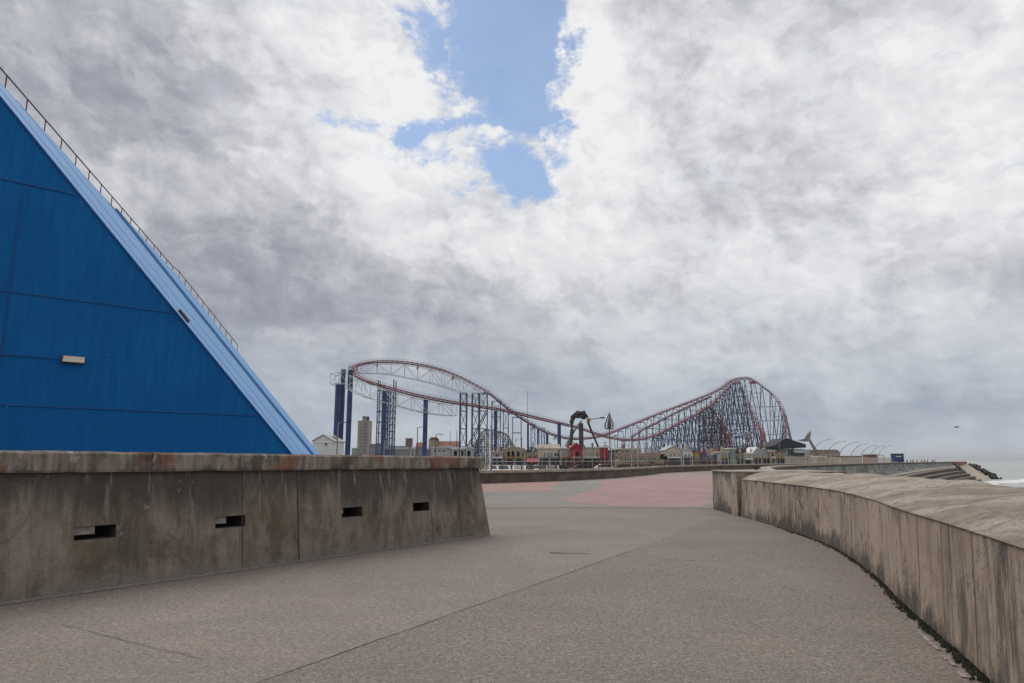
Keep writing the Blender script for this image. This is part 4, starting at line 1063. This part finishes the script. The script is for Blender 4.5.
block('greenhouse_block', 'beige upper building behind the long brown roof', 'building', 619, 640, 449.5, 214, 'stone', 8, 'cream', 0, [(623 + 4 * k, 452, 1.6, 1.6) for k in range(4)])
# rockwork mountain
rm = thing('rockwork', 'grey artificial rock hill behind the brown roofed building', 'rockwork', (V(654, 450, 212).x, 212, LZ))
m = MB(); gx = 14; base_i = 0; x0 = V(643, 450, 212).x; x1 = V(665, 450, 212).x
for j in range(5):
    for i in range(gx):
        tx = i / (gx - 1); hgt = V(650, 446.5, 212).z - LZ
        env = max(0, math.sin(tx * math.pi)) ** .8 * math.sin((j + .0) / 4 * math.pi) if 0 < j < 4 else 0
        m.v.append(Vector((x0 + (x1 - x0) * tx, 212 + j * 2, LZ + env * hgt * random.uniform(.75, 1.12))))
for j in range(4):
    for i in range(gx - 1): m.f.append((j * gx + i, j * gx + i + 1, (j + 1) * gx + i + 1, (j + 1) * gx + i))
m.build('rock_face', 'grey', rm)
block('cream_house', 'white windowed house with a raised centre right of the dark tree', 'house', 666, 681.6, 450.5, 182, 'cream', 8, 'palegrey', 0, [(670.6, 455.6, 1.9, 3.4), (674.6, 455.6, 1.9, 3.4), (678.6, 455.6, 1.6, 3.4)], gable=446.4)
block('cream_house', 'white house with two square windows beside the ochre front', 'house', 682.4, 692.4, 450, 182, 'whitewall', 8, 'palegrey', 0, [(685.6, 455.6, 2, 2.6), (689.4, 455.6, 2, 2.6)])
block('ochre_front', 'narrow ochre yellow front beside the white house', 'shop', 693, 699.6, 451.8, 182, 'ochre', 8, 'brown', 0, [(695, 458, 1.4, 2), (697.8, 458, 1.4, 2)])
block('stall', 'small purple fairground stall below the blue lattice', 'stall', 700.6, 706.6, 453.8, 186, 'purple', 5, 'redwall', 0, [(703.6, 459, 3.6, 2.4, 'black')])
block('stall', 'grey fairground stall with a dark hatch', 'stall', 707.4, 712.4, 455.4, 186, 'grey', 5, 'palegrey', 0, [(710, 460, 3, 2, 'black')])
block('stall', 'pale blue fairground stall', 'stall', 713, 719.4, 454.4, 190, 'paleblue', 5, 'whitewall', 0, [(716, 459, 3.6, 2.2, 'black')])
block('street_front', 'pale grey front left of the white topped tower', 'shop', 720.4, 728.4, 452.6, 186, 'palegrey', 8, 'cream', 0, [(722.6, 456, 1.4, 2), (726, 456, 1.4, 2)])
block('white_tower', 'square grey tower with a white flat cap', 'tower', 729.2, 735.4, 449.2, 186, 'greengrey', 6, 'whitewall', 0, [(732.4, 454, 2, 3.6)])
block('street_front', 'low brown front with two square windows', 'shop', 736, 743.4, 453, 188, 'stone', 8, 'brown', 0, [(738.2, 456.4, 1.5, 1.8), (741.8, 456.4, 1.5, 1.8)])
block('street_front', 'low cream front below the coaster crest', 'shop', 744, 752.6, 454, 188, 'cream', 8, 'whitewall', 0, [(746.2, 457.6, 1.5, 2), (750, 457.6, 1.5, 2)])
block('gabled_pavilion', 'pale pavilion with a steep gable left of the grey box', 'pavilion', 753.4, 761.4, 453, 190, 'palegrey', 7, 'whitewall', 0, [(757.4, 458.6, 2.4, 3.6, 'black', True)], gable=448)
block('grey_box_hall', 'plain grey box hall under the black roof', 'hall', 762, 770.4, 450.8, 192, 'palegrey', 8, 'grey', 0, [(772.4, 454, .1, .1)] and [])
block('arched_shop', 'beige front with one dark upright doorway', 'shop', 770.8, 775.6, 451.6, 190, 'stone', 8, 'cream', 0, [(772.6, 455.6, 1.8, 4.6, 'black')])
block('beige_front', 'beige stone front below the right end of the coaster', 'shop', 776.2, 784.6, 452.4, 190, 'stone', 8, 'brick', 0, [(778.6, 456.4, 1.4, 3), (782, 456.4, 1.4, 3)])
# black-roofed casino
Yc = 235; cs = thing('black_roof_hall', 'grey green hall under a broad black peaked roof', 'hall', (V(786, 452, Yc).x, Yc, LZ))
rp = [V(763, 448.4, Yc), V(775, 445.2, Yc), V(786.3, 438.0, Yc), V(797, 441.4, Yc), V(806, 444.4, Yc), V(806, 447.6, Yc), V(786, 448.8, Yc)]
MB().prism(rp, (0, 12, 0)).build('roof', 'blackroof', cs)
a = V(768, 449, Yc + .6); b = V(804.6, 449, Yc + .6)
MB().box(((a.x + b.x) / 2, Yc + 6, (a.z + LZ) / 2), (b.x - a.x, 10.6, a.z - LZ)).build('wall', 'greengrey', cs)
for k in range(7):
    q = V(789 + k * 2.3, 452.5, Yc + .6); MB().box((q.x, Yc + .68, q.z), (.5, .12, 2.0)).build('window', 'glass', cs)
q = V(799, 450.5, Yc); MB().box((q.x + .4, Yc - 1, q.z - .3), (4.6, 2.2, 1.1)).build('canopy', 'palegrey', cs)

# whale-tail sculpture
Yt = 275; wt = thing('tail_sculpture', 'grey metal whale tail sculpture on a leaning stem', 'sculpture', (V(816, 455, Yt).x, Yt, LZ))
q0 = V(817.5, 457.5, Yt); q0.z = LZ
MB().tube([q0, V(816.4, 452.5, Yt), V(813.6, 447, Yt), V(810.6, 442, Yt), V(808.8, 438.8, Yt)], [.95, .8, .62, .5, .5], 10).build('stem', 'tailgrey', wt, smooth=True)
fl = [V(809.6, 440.6, Yt), V(810.6, 436, Yt), V(811.2, 430.8, Yt), V(808.2, 433.2, Yt), V(806, 436.4, Yt), V(804.6, 438.6, Yt), V(800.6, 439.6, Yt), V(796.8, 439.8, Yt), V(800.4, 441, Yt), V(804.8, 441.6, Yt), V(807.8, 441.4, Yt)]
MB().prism(fl, (0, .5, 0)).build('flukes', 'tailgrey', wt)

# curved lamp columns
GL = 'arched lamp columns along the promenade'
def arc_lamp(ub, vb, ut, vt, Y, label):
    b = V(ub, vb, Y); t = V(ut, vt, Y); w = t.x - b.x; h = t.z - LZ
    o = thing('arched_lamp', label, 'street lamp', (b.x, Y, LZ), GL)
    pts = []
    x0 = b.x - w * .22
    for k in range(11):
        th = k / 10 * math.pi / 2; pts.append(Vector((x0 + (t.x - x0) * (1 - math.cos(th)), Y, LZ + h * math.sin(th))))
    o.location = (x0, Y, LZ); ORG[o.name] = Vector((x0, Y, LZ))
    MB().tube(pts, [.17 - .010 * k for k in range(11)], 6).build('pole', 'armgrey', o)
    MB().box(t + Vector((-.3, 0, -.08)), (1.1, .35, .16)).build('lamp_head', 'dark', o)
LBL = ['nearest arched lamp column, just right of the tail sculpture', 'second arched lamp column from the tail sculpture', 'third arched lamp column, the tallest looking', 'fourth arched lamp column along the promenade', 'fifth arched lamp column, behind the small hut', 'sixth arched lamp column, second from the far end', 'farthest arched lamp column, beside the kiosk side']
for (a, lb) in zip(((813, 447, 830, 439.6, 330), (828, 451, 845.5, 441, 342), (841, 454.5, 859, 441.9, 352), (852.7, 456, 867.4, 443.8, 372), (862.5, 456, 876, 445.4, 398), (872, 456, 883.6, 445.6, 410), (879.6, 456, 891, 445.6, 424)), LBL): arc_lamp(*a, lb)

# straight poles
def pole(u, vt, Y, r, label, mat='galv', head=None, name='lamp_post', cat='lamp post', side=1, hs='white'):
    t = V(u, vt, Y); zb = LZ
    o = thing(name, label, cat, (t.x, Y, zb))
    MB().bar((t.x, Y, zb), t, r, 7, r * .65).build('pole', mat, o)
    MB().bar((t.x, Y, zb), (t.x, Y, zb + .5), r * 1.8, 7).build('base', mat, o)
    if head:
        e = V(u + head * side, vt + .3, Y); MB().tube([t - Vector((0, 0, .4)), (t + e) / 2 + Vector((0, 0, .05)), e], .035 + Y * .0002, 4).build('arm', mat, o)
        MB().box(e, (.75, .3, .16)).build('lamp_head', 'dark', o)
    return o
pole(490.6, 425, 56, .085, 'thick white pole standing at the end of the tall wall', 'whitewall')
pole(486.4, 436, 62, .05, 'thin buff pole just left of the thick white pole', 'stone')
pole(479.4, 438, 80, .045, 'thin pale pole behind the tall wall near its end', 'palegrey')
pole(384.4, 440, 70, .05, 'short pale post against the lattice tower', 'palegrey')
pole(338.3, 422, 130, .16, 'grey lamp post in front of the leftmost blue columns', 'grey', 6)
pole(417.6, 427, 180, .14, 'dark lamp post left of the single blue column', 'dark', 7)
pole(436, 434, 180, .11, 'dark lamp post right of the single blue column', 'dark', 6)
pole(450.2, 431, 200, .10, 'slim dark lamp post behind the arched kiosks', 'dark')
pole(457, 430, 200, .12, 'slim dark post above the leftmost arched kiosk', 'dark')
pole(471.5, 400, 300, .14, 'tall thin mast above the right arched kiosk', 'palegrey') if False else None
pole(527.4, 391, 360, .17, 'very tall thin aerial mast above the lower track', 'grey', name='aerial_mast', cat='mast')
pole(538.6, 433, 100, .06, 'pale post between cream fronts', 'palegrey')
pole(611, 439, 95, .06, 'white post in front of the flat red building', 'whitewall')
pole(631, 440, 98, .07, 'left pale post before the brown roof', 'cream')
pole(637.2, 441, 98, .07, 'right pale post before the brown roof', 'cream')
pole(559, 450, 90, .06, 'dark short post before the pilastered front', 'dark')
pole(411, 447, 90, .04, 'left white flagpole of the pair behind the wall', 'whitewall'); pole(414.6, 447.5, 90, .04, 'right white flagpole of the pair behind the wall', 'whitewall')
pole(749.5, 432, 150, .05, 'thin pale lamp post below the coaster crest', 'palegrey', 3)
pole(779, 444, 150, .06, 'thin buff lamp post below the coaster right end', 'stone', 3)
pole(727, 440, 150, .05, 'thin pale lamp post before the white topped tower', 'palegrey', -3)
pole(706, 441, 150, .05, 'thin buff lamp post before the purple stall', 'stone')

rr = random.Random(5)
SP = [(497, 'low buff building with the arched canopy'), (506, 'left end of the arcade'), (515.5, 'middle of the stone arcade'), (522, 'right end of the arcade'), (532, 'red awning stall'), (542, 'left end of the long cream front'), (549.5, 'narrow tall windows of the cream front'), (566, 'pilastered front'), (574, 'left edge of the red gable'), (583, 'right edge of the red gable'), (592, 'slim windowed cream front'), (604.5, 'flat red building'), (615, 'dark blue grey shed'), (623, 'left third of the brown roof'), (646, 'middle of the brown roof, below the rock hill'), (657, 'right end of the brown roof'), (668, 'gabled cream house'), (680, 'gap between the cream and the white house'), (690, 'white house with two square windows'), (696.5, 'ochre yellow front'), (710.5, 'grey stall with the dark hatch'), (717, 'pale blue stall'), (724, 'pale grey front'), (733, 'white capped square tower'), (740, 'low brown front with two windows'), (757.5, 'steep gabled pavilion'), (766, 'plain grey box hall'), (774, 'beige front with the upright doorway')]
for k, (u, lb) in enumerate(SP):
    Y = rr.uniform(125, 172); x = V(u, 450, Y).x
    if k == 0:
        sp0 = thing('slim_post', 'x', 'lamp post', (x, Y, LZ)); hh = 5.4
        MB().bar((x, Y, LZ), (x, Y, LZ + hh), .085, 6, .05).build('pole', 'stone', sp0); MB().box((x + .18, Y, LZ + hh + .08), (.62, .24, .16)).build('lamp_head', 'grey', sp0); q_ = sp0
    else: q_ = copy_tree(sp0)
    q_.location = (x, Y, LZ); q_.scale = (1, 1, rr.uniform(.7, 1.25)); q_.rotation_euler = (0, 0, rr.choice((0, math.pi)))
    tag(q_, 'slim buff lamp post before the ' + lb, 'lamp post', 'slim lamp posts before the street fronts')
# trees / shrubs
def tree(name, label, u, vt, Y, w, h_tr, cat='tree', dens=260, ls=.28):
    t = V(u, vt, Y); o = thing(name, label, cat, (t.x, Y, LZ)); H = t.z - LZ
    MB().tube([(t.x, Y, LZ), (t.x + .05, Y, LZ + H * .4), (t.x - .05, Y, LZ + H * .75)], [.16, .11, .05], 6).build('trunk', 'bark', o)
    m = MB(); cz = LZ + h_tr + (H - h_tr) / 2; rz = (H - h_tr) / 2
    cl_ = [(random.uniform(-.6, .6) * w, random.uniform(-.5, .5) * w, random.uniform(-.6, .6) * rz, random.uniform(.3, .55)) for _ in range(8)]
    for i in range(dens):
        c = random.choice(cl_); dr = Vector((random.gauss(0, 1), random.gauss(0, 1), random.gauss(0, 1))).normalized() * random.random() ** .4
        p = Vector((t.x + c[0] + dr.x * c[3] * w, Y + c[1] + dr.y * c[3] * w, cz + c[2] + dr.z * c[3] * rz))
        a = Vector((random.gauss(0, 1), random.gauss(0, 1), random.gauss(0, 1))).normalized(); b = a.cross(Vector((.3, .5, .8))).normalized(); k = ls * random.uniform(.6, 1.3)
        m.poly([p - a * k, p - b * k * .6, p + a * k, p + b * k * .6])
    m.build('crown', 'leaf', o)
tree('bush', 'dark green bush behind the low cream front, left one', 526.5, 446.5, 215, 2.6, 2.0, 'bush'); tree('bush', 'dark green bush left of the tall windowed front', 531.5, 445.6, 220, 2.6, 2.4, 'bush'); tree('bush', 'wide dark green bush touching the cream roof', 537, 446.6, 216, 2.2, 2.4, 'bush')
tree('small_tree', 'small dark round tree right of the long brown roof', 664.4, 452, 120, .8, 1.6, 'tree', 220, .16)
tree('bush', 'dark bush behind the flat red building', 614, 447.4, 214, 2.0, 3, 'bush')

# cars parked beyond the low wall
def car_proto(kind, mat):
    o = thing('parked_car', 'x', 'car'); L_ = 4.3
    if kind == 'car':
        side = [(-2.1, .3), (2.1, .3), (2.15, .62), (1.9, .80), (1.0, .90), (.35, 1.38), (-1.15, 1.42), (-1.9, .98), (-2.12, .88)]
        win = [(.88, .92), (.33, 1.31), (-1.1, 1.34), (-1.75, .98)]; wy = .86
    else:
        side = [(-2.5, .3), (2.5, .3), (2.5, .9), (1.9, 1.15), (1.3, 1.95), (-2.45, 2.0)]; win = [(1.75, 1.2), (1.25, 1.82), (.55, 1.84), (.55, 1.2)]; wy = .96
    MB().prism([(x, -wy, z) for x, z in side], (0, wy * 2, 0)).build('body', mat, o, local=True)
    for sg in (-1, 1): MB().prism([(x, sg * (wy + .005), z) for x, z in win], (0, sg * .012, 0)).build('side_window', 'glass', o, local=True)
    (x0, z0), (x1, z1) = win[0], win[1]
    MB().prism([(x0 + .06, -.7, z0 + .0), (x0 + .06, .7, z0), (x1 + .05, .62, z1), (x1 + .05, -.62, z1)], (.03, 0, .03)).build('windscreen', 'glass', o, local=True)
    for x in (-1.35, 1.35):
        for sg in (-1, 1):
            w_ = MB().bar((x, sg * (wy - .16), .32), (x, sg * (wy + .03), .32), .32, 14).build('wheel', 'tyre', o, local=True)
            MB().bar((x, sg * (wy + .03), .32), (x, sg * (wy + .045), .32), .19, 10).build('rim', 'galv', w_, local=True)
    for sg in (-1, 1): MB().box((side[2][0] - .02, sg * .62, .66), (.10, .3, .13)).build('headlight', 'whitewall', o, local=True)
    return o
COLS = {'white': 'whitewall', 'silver': 'galv', 'dark': 'dark', 'red': 'redwall', 'blue': 'navy'}
protos = {}
GC = 'cars parked along the road behind the low wall'
def car(u, Y, col, kind, rz, label):
    key = (col, kind); x = V(u, 465, Y).x
    if key not in protos: o = car_proto(kind, COLS[col]); protos[key] = o
    else: o = copy_tree(protos[key])
    if kind == 'van': o.name = 'parked_van'
    o.location = (x, Y, LZ + 0); o.rotation_euler = (0, 0, rz); tag(o, label, 'van' if kind == 'van' else 'car', GC)
H = math.pi / 2
for a in ((495, 92, 'white', 'car', -H + .1, 'white car at the left end beside the thick white pole'),
          (503, 90, 'white', 'car', -H + .1, 'white car parked second from the thick white pole'),
          (511, 93, 'silver', 'car', -H, 'silver car below the arcade arches'),
          (519.5, 90, 'white', 'car', -H - .1, 'white car in front of the arcade right end'),
          (527.5, 96, 'dark', 'car', -H, 'dark car left of the red awning'),
          (535.5, 96, 'white', 'car', -H, 'white car parked below the red awning stall'),
          (545, 96, 'red', 'car', -H, 'red car below the narrow tall windows'),
          (553, 94, 'silver', 'car', -H - .1, 'silver car left of the pilastered front'),
          (561, 98, 'dark', 'car', .1, 'dark car seen from the side below the pilasters'),
          (586, 104, 'dark', 'car', .05, 'dark car below the slim windows right of the red gable'),
          (607, 116, 'white', 'car', .0, 'long white car side on below the flat red building'),
          (626, 118, 'dark', 'car', 0, 'dark car below the left end of the brown roof'),
          (641, 122, 'red', 'car', 0, 'red car below the middle of the brown roof'),
          (650, 130, 'white', 'car', 0, 'white car alone below the right of the brown roof'),
          (660, 134, 'dark', 'car', 0, 'dark car beside the small dark tree'),
          (417, 135, 'white', 'van', 0, 'white van whose roof shows over the tall wall'),
          ):
    car(*a)
# road strip under them
struct('road', MB().poly([(-40, 78, LZ + .004), (60, 150, LZ + .004), (54, 166, LZ + .004), (-60, 98, LZ + .004)]), 'road')
# red awning stall
t = thing('awning_stall', 'market stall with a sloping red awning before the cream front', 'stall', (V(533, 462, 150).x, 150, LZ))
a = V(526.6, 458.6, 150); b = V(538.6, 458.6, 150)
MB().prism([(a.x, 149, a.z - .7), (a.x, 152, a.z), (a.x, 152, a.z - .12), (a.x, 149, a.z - .82)], (b.x - a.x, 0, 0)).build('awning', 'redwall', t)
MB().box(((a.x + b.x) / 2, 151, LZ + .5), (b.x - a.x - .4, 1.2, 1.0)).build('counter', 'cream', t)
for x in (a.x + .1, b.x - .1): MB().bar((x, 149.1, LZ), (x, 149.1, a.z - .8), .05).build('post', 'galv', t)

# seaward side: fence of pale posts, kiosk, hut, people, bins
fp = [Vector((60, 250, 0)), Vector((84, 262, 0)), Vector((104, 276, 0)), Vector((128, 292, 0))]
fn = thing('picket_railing', 'long pale picket railing along the far promenade', 'railing', (84, 262, 0))
pts = resample(spline([V(786, 461, 170), V(812, 461, 190), V(840, 461, 215), V(868, 461, 245), V(892, 461, 275)], 6), 1.42)
for q in pts: q.z = 0
fn.location = pts[0]; ORG[fn.name] = pts[0].copy(); rl2 = MB()
for a, b in zip(pts[:98], pts[1:99]):
    MB().box(a + Vector((0, 0, 1.25)), (.13, .13, 2.5)).build('picket', 'cream', fn)
    rl2.bar(a + Vector((0, 0, 2.2)), b + Vector((0, 0, 2.2)), .06); rl2.bar(a + Vector((0, 0, .35)), b + Vector((0, 0, .35)), .06)
rl2.build('rails', 'cream', fn)
YK = 285
t = thing('blue_kiosk', 'dark blue kiosk with a pale sign panel near the slipway', 'kiosk', (V(899, 461, YK).x, YK, 0))
a = V(894.6, 454.2, YK); b = V(903.6, 454.2, YK)
MB().box(((a.x + b.x) / 2, YK + 1.5, a.z / 2 + 0), (b.x - a.x, 3, a.z)).build('walls', 'navy', t)
MB().box(((a.x + b.x) / 2, YK + 1.5, a.z + .12), (b.x - a.x + .4, 3.5, .25)).build('roof', 'navy', t)
q = V(898.6, 456.4, YK); MB().box((q.x, YK - .06, q.z), (2.2, .1, .42)).build('sign_panel', 'whitewall', t)
q = V(900, 459, YK); MB().box((q.x, YK - .05, 1.0), (1.9, .08, 1.1)).build('serving_hatch', 'glass', t)
YK = 265
block('small_hut', 'small red brown hut between the arched lamps', 'hut', 868, 877, 455, 262, 'brick', 4, 'palegrey', 0, [(870.5, 458.4, 1.4, 2), (874.5, 458.4, 1.4, 2)])
block('low_terrace', 'distant low buff terrace behind the picket railing', 'terrace', 842, 862, 456.6, 380, 'stone', 8, 'brown', 0, [(829 + 4.4 * k, 458, 1.8, 1.6) for k in range(7)])
block('low_terrace', 'distant grey roofed terrace right of the tail sculpture', 'terrace', 806, 840, 452.8, 430, 'stone', 8, 'brown', 2.0, [(810 + 4.6 * k, 456, 1.8, 1.6) for k in range(6)])
block('white_canopy_hall', 'white topped low pavilion behind the picket railing', 'pavilion', 803.4, 811, 456.4, 240, 'stone', 5, 'whitewall', 0, [(805 + 2.2 * k, 459, 1, 2.2, 'black') for k in range(3)])
block('white_canopy_hall', 'second white topped pavilion, farther right behind the railing', 'pavilion', 818, 825.6, 457, 246, 'stone', 5, 'whitewall', 0, [(820 + 2.2 * k, 459.4, 1, 2, 'black') for k in range(3)])
t = thing('bus_shelter', 'pale open shelter frame right of the small hut', 'shelter', (V(881, 460, 270).x, 270, 0))
a = V(877.6, 455.6, 270); b = V(884.2, 455.6, 270)
MB().box(((a.x + b.x) / 2, 271, a.z), (b.x - a.x, 2, .25)).build('roof', 'palegrey', t)
for x in (a.x + .1, b.x - .1): MB().bar((x, 270.2, 0), (x, 270.2, a.z - .1), .14).build('post', 'palegrey', t)

# litter bins by the sea wall
GB = 'dark litter bins along the sea wall'
def bin_(u, v, Y, label):
    p = V(u, v, Y); o = thing('litter_bin', label, 'bin', (p.x, Y, 0), GB)
    MB().bar((p.x, Y, 0), (p.x, Y, .98), .26, 12, .30).build('body', 'dark', o); o.scale = (.85, .85, .85); MB().bar((p.x, Y, .98), (p.x, Y, 1.16), .33, 12, .16).build('lid', 'dark', o)
bin_(756, 466, 96, 'round dark bin nearest the parapet end block'); bin_(798.6, 464, 104, 'dark round bin standing below the black roofed hall'); bin_(828.5, 464, 126, 'dark round bin below the first arched lamps'); bin_(861.5, 463, 152, 'dark round bin below the small hut')

# people on the far promenade
def person(u, Y, top, legc, label, rz=0, walk=.16):
    x = V(u, 461, Y).x; o = None
    me = bpy.data.meshes.new('person'); 
    vs = [(0, 0, .95), (0, 0, 1.18), (0, 0, 1.42), (0, 0, 1.53), (0, 0, 1.64), (0, 0, 1.72), (.1, 0, .9), (.11, walk, .48), (.11, walk * 1.4 - .08, .06), (.11, walk * 1.4 + .06, .03), (-.1, 0, .9), (-.11, -walk, .48), (-.11, -walk * 1.5 - .1, .07), (-.11, -walk * 1.5 + .05, .03), (.19, 0, 1.40), (.25, -.08, 1.12), (.24, .05, .88), (-.19, 0, 1.40), (-.25, .08, 1.12), (-.24, .16, .90)]
    ed = [(0, 1), (1, 2), (2, 3), (3, 4), (4, 5), (0, 6), (6, 7), (7, 8), (8, 9), (0, 10), (10, 11), (11, 12), (12, 13), (2, 14), (14, 15), (15, 16), (2, 17), (17, 18), (18, 19)]
    rad = [.15, .14, .15, .06, .10, .08, .10, .07, .045, .04, .10, .07, .045, .04, .07, .05, .035, .07, .05, .035]
    me.from_pydata(vs, ed, []); me.update(); o = bpy.data.objects.new('person', me); COL.objects.link(o)
    o.modifiers.new('skin', 'SKIN'); sv = me.skin_vertices[0].data
    for i, r_ in enumerate(rad): sv[i].radius = (r_, r_ * .8); 
    sv[0].use_root = True
    o.modifiers.new('sub', 'SUBSURF').levels = 1
    me.materials.append(M[legc]); o.location = (x, Y, .0); o.rotation_euler = (0, 0, rz)
    tag(o, label, 'person', 'people walking on the far promenade')
    # jacket and hair worn by the figure
    j = MB(); j.tube([(0, 0, .92), (0, 0, 1.15), (0, 0, 1.44), (0, 0, 1.50)], [.19, .18, .20, .09], 10); jo = j.build('jacket', top, None, smooth=True); jo.parent = o
    h = MB(); h.tube([(0, -.02, 1.60), (0, -.02, 1.70), (0, -.01, 1.77)], [.105, .11, .04], 8); ho = h.build('hair', 'bark', None, smooth=True); ho.parent = o
    return o
M['skin'] = paint('skin', (.45, .28, .2), .6)
PP = [(907, 262, 'dark', 'navy', 'person in a dark coat nearest the blue kiosk'), (910.5, 268, 'dark', 'dark', 'person in black, second from the blue kiosk'), (913, 272, 'brown', 'dark', 'person in a brown coat beside two in black'), (917, 266, 'dark', 'grey', 'person in a dark top and grey trousers'), (921.5, 270, 'redwall', 'dark', 'person in a red jacket left of the pair in red'), (924.5, 272, 'redwall', 'navy', 'person in red jacket and navy trousers, middle of the red group'), (927.5, 274, 'brick', 'dark', 'person in a faded red coat, right of the red group'), (932.5, 272, 'grey', 'dark', 'person in a grey coat, second last before the slipway'), (934.8, 270, 'navy', 'grey', 'person in a navy coat closest to the slipway')]
for k, (u, Y, tp, lg, lb) in enumerate(PP): person(u, Y, tp, lg, lb, rz=(k * 1.3) % 6.28)

# gull over the sea
Yg = 60; c = V(956.5, 427.3, Yg)
g = thing('gull', 'dark gull gliding low over the sea', 'bird', c)
MB().tube([c + Vector((-.28, 0, 0)), c + Vector((-.1, 0, .02)), c + Vector((.12, 0, .01)), c + Vector((.24, 0, .02))], [.015, .065, .05, .025], 8).build('body', 'dark', g, smooth=True)
for sg in (-1, 1):
    MB().prism([c + Vector((-.08, sg * .03, .03)), c + Vector((.08, sg * .03, .03)), c + Vector((.10, sg * .28, .12)), c + Vector((-.04, sg * .62, .04)), c + Vector((-.04, sg * .30, .12))], (0, 0, .015)).build('wing', 'dark', g)

g.scale = (.65, .65, .65)
# ---------------------------------------------------------------- sea air
hz = MB(); hz.box((0, 0, 43), (61000, 61000, 104)); ho = hz.build('haze', 'white'); ho.data.materials.clear()
hm = bpy.data.materials.new('sea_air'); hm.use_nodes = True; ht_ = hm.node_tree
for n_ in list(ht_.nodes): ht_.nodes.remove(n_)
pv = ht_.nodes.new('ShaderNodeVolumePrincipled'); pv.inputs['Color'].default_value = (.95, .975, 1, 1); pv.inputs['Density'].default_value = .00008
hout = ht_.nodes.new('ShaderNodeOutputMaterial'); ht_.links.new(pv.outputs[0], hout.inputs['Volume'])
ho.data.materials.append(hm); ho.location = (0, 0, 0); tag(ho, 'thin pale sea haze', 'haze', kind='stuff')
